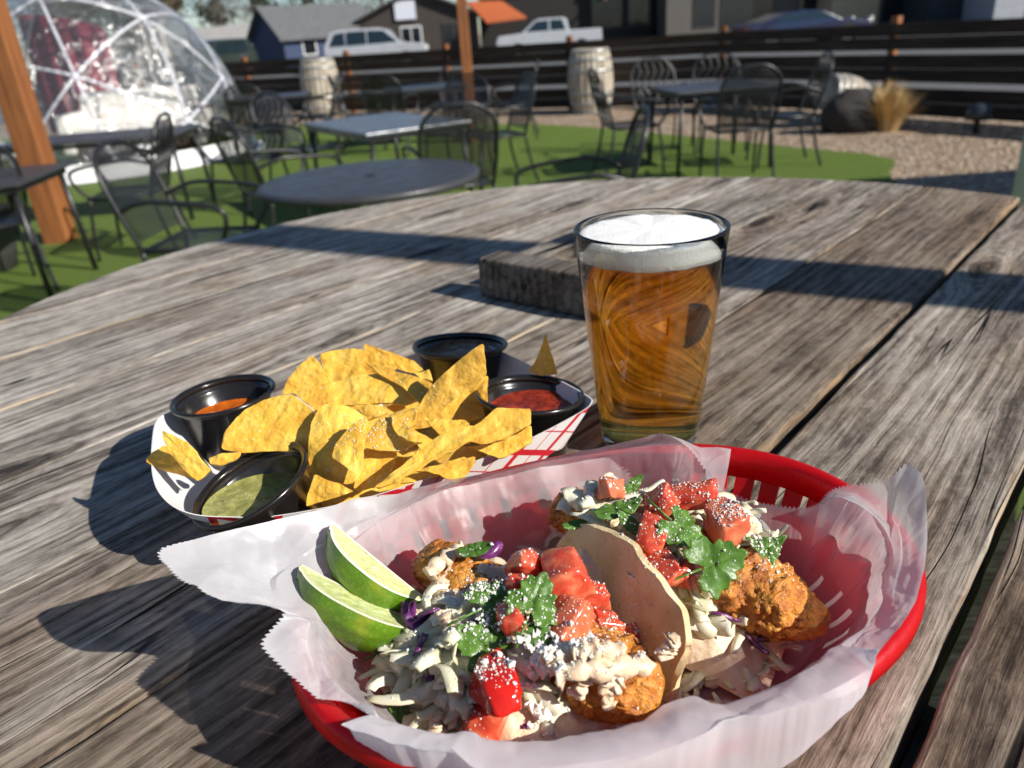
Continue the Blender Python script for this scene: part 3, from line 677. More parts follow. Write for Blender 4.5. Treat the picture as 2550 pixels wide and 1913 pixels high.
CHIPS = [
 ([(-0.1572,0.3648,1.1117),(-0.1553,0.3690,1.1172),(-0.1501,0.3744,1.1245),(-0.1429,0.3776,1.1295),(-0.1344,0.3790,1.1327),(-0.1258,0.3790,1.1343),(-0.1185,0.3780,1.1346),(-0.1130,0.3743,1.1314),(-0.1058,0.3696,1.1273),(-0.1023,0.3634,1.1204),(-0.1078,0.3554,1.1090),(-0.1184,0.3580,1.1104),(-0.1304,0.3601,1.1108),(-0.1448,0.3613,1.1097),(-0.1521,0.3629,1.1104)], .10, 'large pale chip with rounded side leaning between the orange and green sauces'),
 ([(-0.1395,0.4243,1.1142),(-0.1350,0.4275,1.1210),(-0.1277,0.4308,1.1290),(-0.1192,0.4327,1.1350),(-0.1141,0.4283,1.1290),(-0.1085,0.4228,1.1210),(-0.1108,0.4210,1.1171),(-0.1245,0.4220,1.1148)], .06, 'upright pointed chip at the back left of the pile'),
 ([(-0.1168,0.4434,1.1308),(-0.1069,0.4429,1.1329),(-0.0958,0.4414,1.1339),(-0.0849,0.4385,1.1327),(-0.0756,0.4345,1.1291),(-0.0679,0.4296,1.1234),(-0.0735,0.4286,1.1199),(-0.0872,0.4297,1.1177),(-0.0996,0.4308,1.1159),(-0.1106,0.4320,1.1148),(-0.1144,0.4374,1.1222)], .10, 'broad chip with curved top edge at the back of the pile'),
 ([(-0.0909,0.4533,1.1317),(-0.0828,0.4504,1.1299),(-0.0705,0.4454,1.1263),(-0.0597,0.4411,1.1228),(-0.0535,0.4367,1.1179),(-0.0602,0.4367,1.1160),(-0.0696,0.4399,1.1183),(-0.0790,0.4451,1.1234),(-0.0900,0.4496,1.1268)], .08, 'shaded chip behind the pile pointing towards the dark salsa'),
 ([(-0.1266,0.4037,1.1244),(-0.1161,0.4029,1.1250),(-0.1034,0.4036,1.1266),(-0.0909,0.4054,1.1289),(-0.0808,0.4056,1.1301),(-0.0719,0.4040,1.1301),(-0.0641,0.3980,1.1274),(-0.0565,0.3904,1.1236),(-0.0503,0.3845,1.1206),(-0.0564,0.3826,1.1186),(-0.0687,0.3852,1.1190),(-0.0873,0.3883,1.1190),(-0.1049,0.3912,1.1190),(-0.1102,0.3887,1.1169),(-0.1178,0.3958,1.1206)], .16, 'wide curled chip lying across the middle back of the pile'),
 ([(-0.0833,0.4079,1.1392),(-0.0744,0.4032,1.1380),(-0.0654,0.3983,1.1368),(-0.0553,0.3925,1.1352),(-0.0454,0.3870,1.1336),(-0.0420,0.3827,1.1320),(-0.0464,0.3756,1.1285),(-0.0487,0.3716,1.1265),(-0.0560,0.3801,1.1298),(-0.0649,0.3901,1.1335),(-0.0726,0.3962,1.1354)], -.10, 'folded chip with pointed left tip left of the tallest chip'),
 ([(-0.0132,0.3664,1.1608),(-0.0127,0.3643,1.1535),(-0.0121,0.3616,1.1448),(-0.0195,0.3613,1.1394),(-0.0301,0.3611,1.1335),(-0.0375,0.3601,1.1270),(-0.0404,0.3583,1.1206),(-0.0463,0.3584,1.1184),(-0.0539,0.3595,1.1181),(-0.0517,0.3619,1.1254),(-0.0461,0.3640,1.1341),(-0.0384,0.3657,1.1427),(-0.0287,0.3663,1.1502),(-0.0191,0.3666,1.1572)], .08, 'tallest chip standing upright before the dark salsa cup'),
 ([(-0.0138,0.4124,1.1223),(-0.0148,0.4043,1.1122),(-0.0160,0.3981,1.1041),(-0.0233,0.3973,1.1015),(-0.0360,0.3982,1.1000),(-0.0463,0.3990,1.0990),(-0.0433,0.4042,1.1061),(-0.0346,0.4078,1.1124),(-0.0220,0.4105,1.1183)], .06, 'shaded chip under the tallest chip beside the red salsa'),
 ([(-0.0978,0.3658,1.1328),(-0.0884,0.3639,1.1325),(-0.0813,0.3607,1.1310),(-0.0763,0.3569,1.1287),(-0.0798,0.3526,1.1249),(-0.0843,0.3486,1.1211),(-0.0853,0.3443,1.1173),(-0.0862,0.3391,1.1127),(-0.0805,0.3304,1.1055),(-0.0849,0.3294,1.1040),(-0.0984,0.3348,1.1073),(-0.1052,0.3363,1.1078),(-0.1061,0.3438,1.1143),(-0.1069,0.3512,1.1204),(-0.1053,0.3576,1.1257),(-0.1028,0.3621,1.1295)], .14, 'tan blistered chip with a shaded lower half right of the large pale chip'),
 ([(-0.0732,0.3443,1.1345),(-0.0738,0.3385,1.1295),(-0.0749,0.3320,1.1234),(-0.0754,0.3257,1.1173),(-0.0770,0.3205,1.1118),(-0.0813,0.3249,1.1156),(-0.0857,0.3278,1.1179),(-0.0908,0.3310,1.1202),(-0.0891,0.3358,1.1249),(-0.0848,0.3394,1.1287),(-0.0794,0.3429,1.1325)], .16, 'narrow curved chip standing in the centre front of the pile'),
 ([(-0.0870,0.3802,1.1243),(-0.0779,0.3793,1.1247),(-0.0706,0.3766,1.1237),(-0.0672,0.3736,1.1221),(-0.0729,0.3718,1.1202),(-0.0788,0.3717,1.1194),(-0.0826,0.3755,1.1217)], .05, 'chip peeking out in the centre behind the curved chips'),
 ([(-0.0758,0.3402,1.1188),(-0.0758,0.3451,1.1223),(-0.0727,0.3509,1.1265),(-0.0660,0.3547,1.1296),(-0.0581,0.3558,1.1312),(-0.0493,0.3551,1.1317),(-0.0502,0.3494,1.1279),(-0.0535,0.3448,1.1244),(-0.0468,0.3407,1.1223),(-0.0512,0.3383,1.1201),(-0.0600,0.3371,1.1183),(-0.0689,0.3380,1.1180)], .13, 'rounded chip in the centre holding a small broken chip'),
 ([(-0.0625,0.3528,1.1297),(-0.0575,0.3458,1.1279),(-0.0507,0.3406,1.1267),(-0.0435,0.3349,1.1252),(-0.0459,0.3313,1.1240),(-0.0514,0.3330,1.1243),(-0.0581,0.3383,1.1256),(-0.0613,0.3449,1.1275)], .14, 'small broken chip lying on the rounded centre chip'),
 ([(-0.0723,0.3948,1.1143),(-0.0668,0.3972,1.1157),(-0.0598,0.3971,1.1161),(-0.0601,0.3924,1.1141),(-0.0665,0.3909,1.1130)], .04, 'tiny chip corner in the gap at the middle of the pile'),
 ([(-0.0465,0.3500,1.1288),(-0.0401,0.3488,1.1286),(-0.0323,0.3464,1.1280),(-0.0246,0.3451,1.1280),(-0.0220,0.3425,1.1267),(-0.0313,0.3409,1.1250),(-0.0379,0.3396,1.1237),(-0.0423,0.3454,1.1266)], .08, 'small flat chip just left of the long edge-on chip'),
 ([(-0.0086,0.3585,1.1270),(-0.0002,0.3566,1.1266),(0.0091,0.3549,1.1265),(0.0085,0.3483,1.1212),(0.0011,0.3464,1.1187),(-0.0080,0.3442,1.1157),(-0.0170,0.3432,1.1137),(-0.0225,0.3455,1.1149),(-0.0272,0.3453,1.1142),(-0.0210,0.3520,1.1204),(-0.0139,0.3557,1.1242)], .12, 'chip with straight top edge in front of the red salsa cup'),
 ([(0.0087,0.3570,1.1168),(0.0083,0.3498,1.1112),(0.0005,0.3473,1.1081),(-0.0088,0.3449,1.1051),(-0.0154,0.3476,1.1065),(-0.0265,0.3528,1.1094),(-0.0174,0.3509,1.1089),(-0.0082,0.3523,1.1112),(0.0011,0.3545,1.1140)], -.12, 'chip tucked beneath the straight-edged chip at the right end'),
 ([(-0.0192,0.3323,1.1309),(-0.0187,0.3274,1.1285),(-0.0243,0.3235,1.1261),(-0.0327,0.3215,1.1244),(-0.0421,0.3175,1.1215),(-0.0483,0.3142,1.1192),(-0.0564,0.3103,1.1164),(-0.0646,0.3088,1.1149),(-0.0679,0.3094,1.1150),(-0.0627,0.3124,1.1171),(-0.0536,0.3183,1.1211),(-0.0453,0.3246,1.1251),(-0.0369,0.3302,1.1285),(-0.0283,0.3335,1.1308)], .05, 'long chip seen edge-on sloping down across the front right'),
 ([(-0.0209,0.3370,1.1113),(-0.0228,0.3328,1.1086),(-0.0274,0.3283,1.1054),(-0.0302,0.3252,1.1032),(-0.0339,0.3270,1.1040),(-0.0393,0.3308,1.1059),(-0.0459,0.3338,1.1072),(-0.0527,0.3355,1.1076),(-0.0437,0.3360,1.1087),(-0.0337,0.3367,1.1100)], -.10, 'chip with two points reaching over the front edge of the tray'),
 ([(-0.1002,0.3277,1.1135),(-0.0938,0.3253,1.1111),(-0.0873,0.3235,1.1098),(-0.0804,0.3205,1.1064),(-0.0898,0.3200,1.1038),(-0.0975,0.3201,1.1022),(-0.1049,0.3198,1.1002),(-0.1033,0.3234,1.1062)], .12, 'chip at the front edge of the tray beside the green salsa cup'),
 ([(-0.0790,0.3482,1.1148),(-0.0705,0.3463,1.1143),(-0.0612,0.3440,1.1135),(-0.0623,0.3393,1.1093),(-0.0668,0.3339,1.1039),(-0.0726,0.3317,1.1011),(-0.0815,0.3312,1.0996),(-0.0838,0.3329,1.1008),(-0.0805,0.3385,1.1063)], .06, 'flat chip sprinkled with coarse salt in the front of the pile'),
 ([(-0.0605,0.3409,1.1005),(-0.0526,0.3431,1.1033),(-0.0398,0.3385,1.1009),(-0.0493,0.3374,1.0988),(-0.0613,0.3382,1.0980)], .06, 'dark little chip beneath the two-pointed front chip'),
 ([(-0.1991,0.3639,1.1077),(-0.1951,0.3665,1.1113),(-0.1892,0.3684,1.1144),(-0.1853,0.3667,1.1130),(-0.1813,0.3622,1.1086),(-0.1749,0.3574,1.1042),(-0.1684,0.3531,1.1000),(-0.1772,0.3557,1.1018),(-0.1870,0.3588,1.1037)], .06, 'lower chip of the two overhanging the left end of the tray'),
 ([(-0.1834,0.3592,1.1277),(-0.1775,0.3573,1.1257),(-0.1706,0.3547,1.1225),(-0.1651,0.3514,1.1174),(-0.1577,0.3465,1.1091),(-0.1643,0.3452,1.1043),(-0.1705,0.3481,1.1088),(-0.1760,0.3515,1.1141),(-0.1804,0.3547,1.1194)], .12, 'upper chip of the two overhanging the left end of the tray'),
 ([(-0.1605,0.3530,1.1128),(-0.1542,0.3540,1.1144),(-0.1434,0.3531,1.1149),(-0.1456,0.3504,1.1125),(-0.1535,0.3491,1.1104),(-0.1589,0.3503,1.1108)], .08, 'small chip between the orange and green sauce cups'),
 ([(0.0227,0.4348,1.1373),(0.0242,0.4342,1.1284),(0.0258,0.4333,1.1200),(0.0282,0.4319,1.1107),(0.0186,0.4336,1.1100),(0.0105,0.4354,1.1128),(0.0151,0.4352,1.1186),(0.0196,0.4351,1.1284)], .06, 'single orange chip standing behind the red salsa cup'),
 ([(-0.0283,0.3611,1.1050),(-0.0203,0.3577,1.1029),(-0.0152,0.3554,1.1015),(-0.0207,0.3515,1.0970),(-0.0299,0.3528,1.0970),(-0.0368,0.3555,1.0986),(-0.0331,0.3596,1.1029)], .05, 'shaded chip in the hollow below the right-hand chips'),
 ([(-0.0643,0.3606,1.1050),(-0.0519,0.3602,1.1060),(-0.0535,0.3572,1.1036),(-0.0596,0.3573,1.1030)], .05, 'broken bit of chip under the rounded centre chip'),
 ([(-0.0631,0.3490,1.1063),(-0.0569,0.3491,1.1073),(-0.0616,0.3439,1.1014),(-0.0688,0.3416,1.0979),(-0.0664,0.3454,1.1022)], .05, 'narrow shaded chip left of the long edge-on chip'),
 ([(-0.0581,0.4243,1.1220),(-0.0489,0.4244,1.1229),(-0.0467,0.4175,1.1196),(-0.0530,0.4189,1.1198)], .04, 'small chip in front of the dark salsa cup base'),
]
for i, (cor, bu, lab) in enumerate(CHIPS):
    one('tortilla_chip', chip_mesh(cor, bu, i+1), M_CHIP, lab, 'chip', 'tortilla chips in the paper tray', auto=50)
# chips lower down that fill the boat
rg = random.Random(5)
lows = ['left rear of', 'rear centre of', 'right rear of', 'left centre of', 'middle of', 'right centre of', 'front left of', 'front centre of', 'front right of']
k = 0
for (fx, fy) in ((-.11,.445),(-.06,.462),(-.035,.45),(-.115,.405),(-.075,.41),(-.03,.405),(-.085,.368),(-.055,.375),(-.02,.385)):
    a = rg.uniform(0, 6); cor = []
    for j in range(12):
        t = a + j*math.tau/12; cor.append(Vector((fx + .030*math.cos(t), fy + .026*math.sin(t), TZ + .022 + .004*math.sin(t*1.0+k) + rg.uniform(-.001, .001))))
    one('tortilla_chip', chip_mesh(cor, rg.uniform(.04, .12), 50+k), M_CHIP, 'half-buried chip at the bottom, ' + lows[k] + ' the chip pile', 'chip', 'tortilla chips in the paper tray', auto=50); k += 1
# coarse salt, dropped on to the chips from above
from mathutils.bvhtree import BVHTree
def bvh_of(objs):
    V = []; F = []
    for o in objs:
        b = len(V); off = root_off(o); V += [v.co + off for v in o.data.vertices]; F += [tuple(i+b for i in p.vertices) for p in o.data.polygons]
    return BVHTree.FromPolygons(V, F)
CHIP_BVH = bvh_of([o for o in COL.objects if o.name.startswith('tortilla_chip')])
sm = MB(); sg = random.Random(9)
for (px, cnt, sx) in (((-0.0726,0.3451,1.1070), 110, .010), ((-0.0783,0.3418,1.1020), 70, .009), ((-0.1385,0.3826,1.1120), 40, .016), ((-0.0891,0.4166,1.1260), 40, .016), ((-0.0370,0.3709,1.1300), 30, .014), ((-0.0663,0.3657,1.1150), 40, .02)):
    for _ in range(cnt):
        c = Vector(px) + Vector((sg.gauss(0, sx), sg.gauss(0, sx*.6), .05)); hit = CHIP_BVH.ray_cast(c, Vector((0,0,-1)))
        if hit[0] is None: continue
        r = sg.uniform(.00013, .00028)
        sm.box(hit[0] + hit[1]*r*.5, (r*2, r*2, r*2), Quaternion((sg.random(), sg.random(), sg.random(), sg.random())).normalized().to_matrix())
one('salt_grains', sm, simple('salt', (.85, .82, .74), .3, .05), 'coarse white salt grains scattered over the tortilla chips', 'salt', kind='stuff', smooth=False)


# ---------------------------------------------------------------- tacos
MOUND = {1: ((-.045,.278), (.048,.200), .050, .052, .031), 2: ((.012,.303), (.112,.235), .056, .036, .030)}
def mound(k, x, y):
    A, B, top, wn, wf = MOUND[k]
    ax, ay = B[0]-A[0], B[1]-A[1]; L = (ax*ax+ay*ay)**.5; ax /= L; ay /= L
    t = ((x-A[0])*ax + (y-A[1])*ay)/L; d = (x-A[0])*ay - (y-A[1])*ax
    w_ = wn if d > 0 else wf; q = 1-(d/w_)**2
    if q <= 0 or t < -.05 or t > 1.05: return .006
    return .006 + (top-.006)*(q**.6)*sstep(-.05, .2, t)*(1-sstep(.55, 1.0, t))
n = NT('corn_tortilla'); o_ = n.obj()
tq = n.noise(o_, 60, 5, .6); ts = n.noise(o_, 420, 4, .65)
tc = n.ramp(tq, [(.3, (.58, .43, .21)), (.55, (.70, .56, .32)), (.75, (.77, .65, .42))])
tc = n.mix(n.mr(ts, .58, .72), tc, (.44, .27, .10))
M_TORT = n.done(n.pbr(tc, .6, n.bump(n.ma('ADD', tq, n.ma('MULTIPLY', ts, .4)), .45, .0014), Subsurface_Weight=.25, Subsurface_Radius=(.006, .004, .002), Specular_IOR_Level=.3))
n = NT('golden_batter'); o_ = n.obj()
bq = n.noise(o_, 110, 6, .65, .4); b2 = n.noise(o_, 420, 4, .6); b3 = n.vor(o_, 260., 'Distance')
bc = n.ramp(bq, [(.30, (.25, .062, .008)), (.44, (.48, .152, .016)), (.58, (.65, .265, .034)), (.76, (.75, .40, .085))])
bc = n.mix(n.mr(b2, .6, .8), bc, (.74, .42, .12))
M_FISH = n.done(n.pbr(bc, n.mr(b2, .3, .7, .25, .5), n.bump(n.ma('ADD', n.ma('MULTIPLY', bq, 1.4), n.ma('SUBTRACT', n.ma('MULTIPLY', b2, .6), n.ma('MULTIPLY', b3, .5))), .9, .0024), Subsurface_Weight=.15, Subsurface_Radius=(.004, .002, .001)))
n = NT('tomato_flesh'); o_ = n.obj(); ri = n.rnd()
tq = n.noise(o_, 130, 4, .6, .8); tc = n.ramp(tq, [(.3, (.50, .030, .016)), (.5, (.62, .090, .042)), (.72, (.73, .25, .12))])
tc = n.mix(n.mr(ri, .55, 1., 0., .5), tc, (.70, .30, .14))
M_TOM = n.done(n.pbr(tc, .16, n.bump(n.noise(o_, 300, 4), .25, .0008), Subsurface_Weight=.45, Subsurface_Radius=(.007, .0018, .001), Subsurface_Scale=1., Specular_IOR_Level=.5))
n = NT('tomato_skin'); M_TSKIN = n.done(n.pbr(n.mix(n.noise(n.obj(), 90, 3), (.50, .010, .006), (.60, .022, .010)), .1, None, Subsurface_Weight=.3, Subsurface_Radius=(.006, .001, .001)))
n = NT('cilantro_leaf'); o_ = n.obj(); ri = n.rnd()
lq = n.noise(o_, 200, 4, .6); lc = n.ramp(lq, [(.3, (.075, .165, .02)), (.6, (.14, .29, .04)), (.8, (.23, .40, .09))])
lc = n.mix(n.mr(ri, .6, 1., 0., .5), lc, (.03, .075, .016))
ld = n.pbr(lc, .35, n.bump(n.noise(o_, 500, 4), .4, .0006)); lt = n.n('BsdfTranslucent', {'Color': (.14, .32, .03, 1)})
M_CIL = n.done(n.mixs(.28, ld, lt))
n = NT('pale_cabbage'); o_ = n.obj()
cq = n.noise(o_, 65, 4, .6); cc = n.ramp(cq, [(.30, (.72, .70, .38)), (.46, (.85, .80, .58)), (.60, (.89, .85, .71)), (.8, (.90, .88, .79))])
cd_ = n.pbr(cc, .32, n.bump(n.noise(o_, 350, 3), .3, .0006), Subsurface_Weight=.3, Subsurface_Radius=(.004, .004, .002)); 
M_CAB = n.done(n.mixs(.2, cd_, n.n('BsdfTranslucent', {'Color': (.75, .78, .45, 1)})))
n = NT('purple_cabbage'); o_ = n.obj()
M_PUR = n.done(n.pbr(n.ramp(n.noise(o_, 160, 4, .6), [(.35, (.075, .012, .075)), (.55, (.18, .035, .16)), (.72, (.62, .50, .60))]), .28, None, Subsurface_Weight=.2, Subsurface_Radius=(.003, .001, .003)))
n = NT('crema'); o_ = n.obj()
M_CRE = n.done(n.pbr(n.ramp(n.noise(o_, 130, 5, .65), [(.35, (.72, .50, .31)), (.6, (.80, .64, .46)), (.75, (.84, .74, .60))]), .3, n.bump(n.noise(o_, 420, 5, .65), .5, .0012), Subsurface_Weight=.35, Subsurface_Radius=(.005, .004, .003)))
n = NT('cotija_cheese'); o_ = n.obj()
M_CHE = n.done(n.pbr(n.mix(n.noise(o_, 300, 3), (.80, .77, .68), (.88, .86, .80)), .65, n.bump(n.noise(o_, 900, 4), .5, .0005), Subsurface_Weight=.3, Subsurface_Radius=(.003, .003, .002)))

def tortilla(near, fold, far, label, name='tortilla'):
    NT_ = 60; a, b, c = catmull(near, NT_), catmull(fold, NT_), catmull(far, NT_); rows = []
    S = 26
    for i in range(S+1):
        s_ = i/S*2-1; g = []
        for k in range(NT_+1):
            P0, P1, P2 = a[k], b[k], c[k]
            # quadratic through the three, pushed out so the fold is a U
            if s_ < 0: p = lerp(P1, P0, -s_); e = P0-P1
            else: p = lerp(P1, P2, s_); e = P2-P1
            q = abs(s_); bow = math.sin(math.pi*q)
            out = Vector((e.x, e.y, 0)); p = p + out*.22*bow - Vector((0, 0, abs(e.z)*.16*bow))
            p = p + Vector((0, 0, 1))*.0018*fbm(p, 45, 3) + Vector((fbm(p, 50, 3), fbm(p+Vector((9,9,9)), 50, 3), 0))*.0032*q
            g.append(p)
        rows.append(g)
    m = MB(); mid = rows[S//2]; 
    x = (rows[S//2][1]-rows[S//2][0]).cross(rows[S//2+1][0]-rows[S//2][0])
    if x.z < 0: rows = [r[::-1] for r in rows]
    m.shell(rows, .0026); return one(name, m, M_TORT, label, 'tortilla', 'tortillas of the two tacos', auto=60)
def fish(pts, radii, label, seed, flat=.75):
    P = catmull(pts, 110); rr = []
    for i in range(111):
        t = i/110*(len(radii)-1); k = min(int(t), len(radii)-2); rr.append(lerp(radii[k], radii[k+1], t-k))
    rows = []; N = 84
    for i, p in enumerate(P):
        T = (P[min(i+1, 110)]-P[max(i-1, 0)]).normalized(); s_ = T.cross(Vector((0,0,1))).normalized(); u = s_.cross(T)
        e = math.sqrt(max(0.0, 1-(abs(i-55)/55)**7)); g = []
        for k in range(N):
            a = 2*math.pi*k/N; d = s_*math.cos(a) + u*math.sin(a)*flat
            q = p + d*rr[i]*e
            s3 = Vector((seed, 0, 0))
            nz = .22*fbm(q*1.0+s3, 75, 3) + .17*abs(fbm(q+s3, 190, 3)) + .15*abs(fbm(q+s3, 480, 3)) + .05*fbm(q+s3, 1100, 2)
            g.append(p + d*(rr[i]*max(e, .02) + (rr[i]*nz + .0003)*(.35+.65*e)) )
        rows.append(g)
    m = MB().grid(rows, True); m.f += [tuple(range(N))[::-1], tuple(range(110*N, 111*N))]
    return one('fried_fish', m, M_FISH, label, 'fried fish', 'fried fish pieces in the tacos')
tort1 = tortilla([(-0.0462,0.2651,1.0900),(-0.0583,0.2434,1.0780),(-0.0539,0.2170,1.0750),(-0.0337,0.1992,1.0740),(-0.0054,0.1948,1.0740),(0.0214,0.1981,1.0720)],
         [(-0.0272,0.2932,1.0760),(-0.0084,0.2755,1.0700),(0.0087,0.2515,1.0690),(0.0221,0.2319,1.0690),(0.0327,0.2168,1.0690),(0.0416,0.2074,1.0700)],
         [(0.0216,0.2777,1.1100),(0.0329,0.2641,1.1150),(0.0405,0.2516,1.1160),(0.0476,0.2357,1.1150),(0.0522,0.2259,1.1090),(0.0552,0.2188,1.1040),(0.0554,0.2142,1.0950),(0.0528,0.2107,1.0840),(0.0476,0.2097,1.0740)],
         'folded corn tortilla of the nearer taco, its curved wall facing the lime wedges')
tort2 = tortilla([(0.0399,0.2725,1.1060),(0.0503,0.2539,1.1000),(0.0609,0.2446,1.0900),(0.0707,0.2373,1.0800),(0.0842,0.2312,1.0730),(0.1015,0.2356,1.0730)],
         [(0.0275,0.3238,1.0760),(0.0476,0.3102,1.0700),(0.0665,0.2913,1.0690),(0.0819,0.2747,1.0690),(0.0930,0.2627,1.0690),(0.1011,0.2508,1.0710)],
         [(0.0286,0.3183,1.0940),(0.0513,0.3179,1.0960),(0.0722,0.3094,1.0960),(0.0929,0.2957,1.0930),(0.1065,0.2830,1.0870),(0.1134,0.2713,1.0800)],
         'folded corn tortilla of the farther taco, its near lip resting on the paper')
fish1 = fish([(-0.0431,0.2837,1.0940),(-0.0289,0.2659,1.0940),(-0.0116,0.2497,1.0900),(0.0096,0.2296,1.0870),(0.0283,0.2093,1.0890),(0.0452,0.2021,1.0840)], [.0125,.0135,.014,.0155,.0160,.0125], 'battered fish in the nearer taco poking out at both ends', 3)
fish2 = fish([(0.0143,0.3083,1.0960),(0.0330,0.2982,1.0960),(0.0588,0.2765,1.0940),(0.0818,0.2558,1.0920),(0.1013,0.2437,1.0870),(0.1192,0.2357,1.0800)], [.0115,.013,.0145,.0165,.0160,.0085], 'battered fish in the farther taco with a long golden tip', 8)

# bed of dressed slaw under the toppings
def slaw_bed(k, shrink, label):
    A, B, top, wn, wf = MOUND[k]; a = Vector((B[0]-A[0], B[1]-A[1])); L = a.length; a.normalize(); pn = Vector((a.y, -a.x))
    rows = []
    for i in range(61):
        t = i/60; g = []
        for j in range(41):
            d = lerp(-wf*.97, wn*.97, j/40); p = Vector((A[0], A[1])) + a*(lerp(-.02, .93, t)*L) + pn*d
            z = mound(k, p.x, p.y)*shrink
            z += (.0032*fbm((p.x, p.y, k), 130, 4) + .0016*abs(fbm((p.x, p.y, k), 330, 3)))*sstep(.006, .02, z)
            g.append(Vector((p.x, p.y, TZ+z)))
        rows.append(g)
    x = (rows[1][0]-rows[0][0]).cross(rows[0][1]-rows[0][0])
    m = MB().grid(rows if x.z < 0 else [r[::-1] for r in rows]); return one('dressed_slaw', m, M_CRE, label, 'slaw', kind='stuff')
bed1 = slaw_bed(1, .86, 'creamy sauce soaked slaw bedded in the nearer taco'); bed2 = slaw_bed(2, .84, 'creamy sauce soaked slaw bedded in the farther taco')

# shredded cabbage
def shred(m, c, L, w_, yaw, pitch, curl, rg, th=.0007):
    P = []; p = Vector((0,0,0)); ya = yaw; pi_ = pitch; n_ = 9
    for i in range(n_):
        P.append(p.copy()); p = p + Vector((math.cos(ya)*math.cos(pi_), math.sin(ya)*math.cos(pi_), math.sin(pi_)))*(L/n_)
        ya += curl*rg.uniform(.5, 1.2)/n_*2; pi_ += rg.uniform(-.35, .25)
    ctr = P[n_//2]; tw = rg.uniform(-.8, .8); rows = [[], [], []]
    for i, q in enumerate(P):
        T = (P[min(i+1, n_-1)]-P[max(i-1, 0)]).normalized(); s_ = T.cross(Vector((0,0,1))); s_ = s_.normalized() if s_.length > .1 else Vector((1,0,0))
        s_ = Quaternion(T, tw + i*.12) @ s_; ww = w_*(.55+.45*math.sin(math.pi*(i+.6)/n_)); u = s_.cross(T)
        for j in range(3): rows[j].append(c + q - ctr + s_*ww*(j-1)*.5 + u*(.22*ww if j == 1 else 0))
    m.shell(rows, th)
def scatter_shreds(cab, pur, k, zones, seed):
    rg = random.Random(seed)
    for (c, n_, sx, sy, Lm) in zones:
        for _ in range(int(n_*.62)):
            x = c[0] + rg.gauss(0, sx); y = c[1] + rg.gauss(0, sy); z = max(mound(k, x, y)*.90, .009, (c[2]-TZ-.004 if k == 2 and c[2] > TZ+.040 else 0)) + rg.uniform(-.002, .0035)
            tgt = pur if rg.random() < .09 else cab
            shred(tgt, Vector((x, y, TZ+z)), Lm*rg.uniform(.7, 1.7), rg.uniform(.0026, .0088), rg.uniform(0, 6.28), rg.uniform(-.35, .55), rg.uniform(-1.6, 1.6), rg)
cab1, pur1, cab2, pur2 = MB(), MB(), MB(), MB()
scatter_shreds(cab1, pur1, 1, [((-0.0341,0.2186,1.0929),46,.009,.008,.020), ((-0.0459,0.2169,1.0807),46,.009,.008,.022), ((-0.0309,0.2051,1.0819),34,.011,.006,.018), ((0.0033,0.2126,1.1010),26,.008,.006,.016), ((-0.0380,0.2324,1.1001),26,.007,.008,.018),
               ((-0.0144,0.2258,1.1057),20,.010,.008,.016), ((-0.0016,0.1990,1.0905),24,.010,.006,.016), ((0.0168,0.3233,1.0660),12,.005,.004,.014), ((-0.0488,0.2251,1.0880),24,.005,.008,.02)], 21)
scatter_shreds(cab2, pur2, 2, [((0.0362,0.2881,1.1158),26,.008,.006,.016), ((0.0735,0.3528,1.0659),24,.010,.006,.016), ((0.0884,0.2795,1.1080),24,.008,.005,.018), ((0.0953,0.2687,1.1040),18,.006,.005,.018), ((0.0657,0.2402,1.0978),22,.008,.005,.018), ((0.0767,0.2380,1.0910),20,.010,.004,.022), ((0.0573,0.2513,1.1087),20,.008,.008,.016)], 22)
rg = random.Random(77)
for (p, L, w_, ya, cu) in (((-0.0489,0.2085,1.0860), .028, .0062, -.25, .5), ((-0.0550,0.2205,1.0840), .022, .006, 1.2, -1.2), ((-0.0305,0.2054,1.1000), .022, .008, 1.7, .8), ((0.0128,0.2045,1.1060), .016, .008, .4, .3), ((0.0043,0.2036,1.1040), .015, .008, 1.6, .4), ((-0.0360,0.2136,1.1000), .024, .006, .9, .5)):
    shred(cab1, Vector(p), L, w_, ya, .1, cu, rg)
for (p, L, w_, ya, cu) in (((0.0834,0.2453,1.0780), .032, .0058, -.2, .7), ((0.0235,0.3000,1.1040), .016, .009, .9, -.4), ((0.0917,0.2912,1.1080), .012, .005, -.1, .2), ((0.1140,0.2790,1.0940), .012, .0018, .5, 0), ((0.1016,0.2868,1.1060), .012, .0022, 1.5, 2.0), ((0.0749,0.2533,1.0860), .02, .009, .2, .5)):
    shred(cab2, Vector(p), L, w_, ya, .1, cu, rg)
for (p, L, w_, ya, cu, m) in (((-0.0408,0.2285,1.0960), .024, .004, 1.25, .5, pur1), ((-0.0133,0.2655,1.1060), .012, .005, .3, .5, pur1), ((-0.0022,0.1980,1.0820), .010, .005, .4, .4, pur1), ((0.0859,0.2521,1.0900), .012, .0055, -.9, .1, pur2), ((0.0989,0.2767,1.1000), .010, .006, .6, .5, pur2), ((0.0413,0.2782,1.1000), .014, .007, -.7, .6, pur2), ((0.0393,0.2813,1.1020), .010, .005, .6, .6, pur2)):
    shred(m, Vector(p), L, w_, ya, .1, cu, rg)
oc1 = one('shredded_cabbage', cab1, M_CAB, 'pale shredded cabbage spilling from the nearer taco', 'cabbage', kind='stuff')
oc2 = one('shredded_cabbage', cab2, M_CAB, 'pale shredded cabbage heaped in the farther taco', 'cabbage', kind='stuff')
op1 = one('purple_cabbage', pur1, M_PUR, 'purple cabbage strips in the nearer taco', 'cabbage', kind='stuff')
op2 = one('purple_cabbage', pur2, M_PUR, 'purple cabbage strips in the farther taco', 'cabbage', kind='stuff')

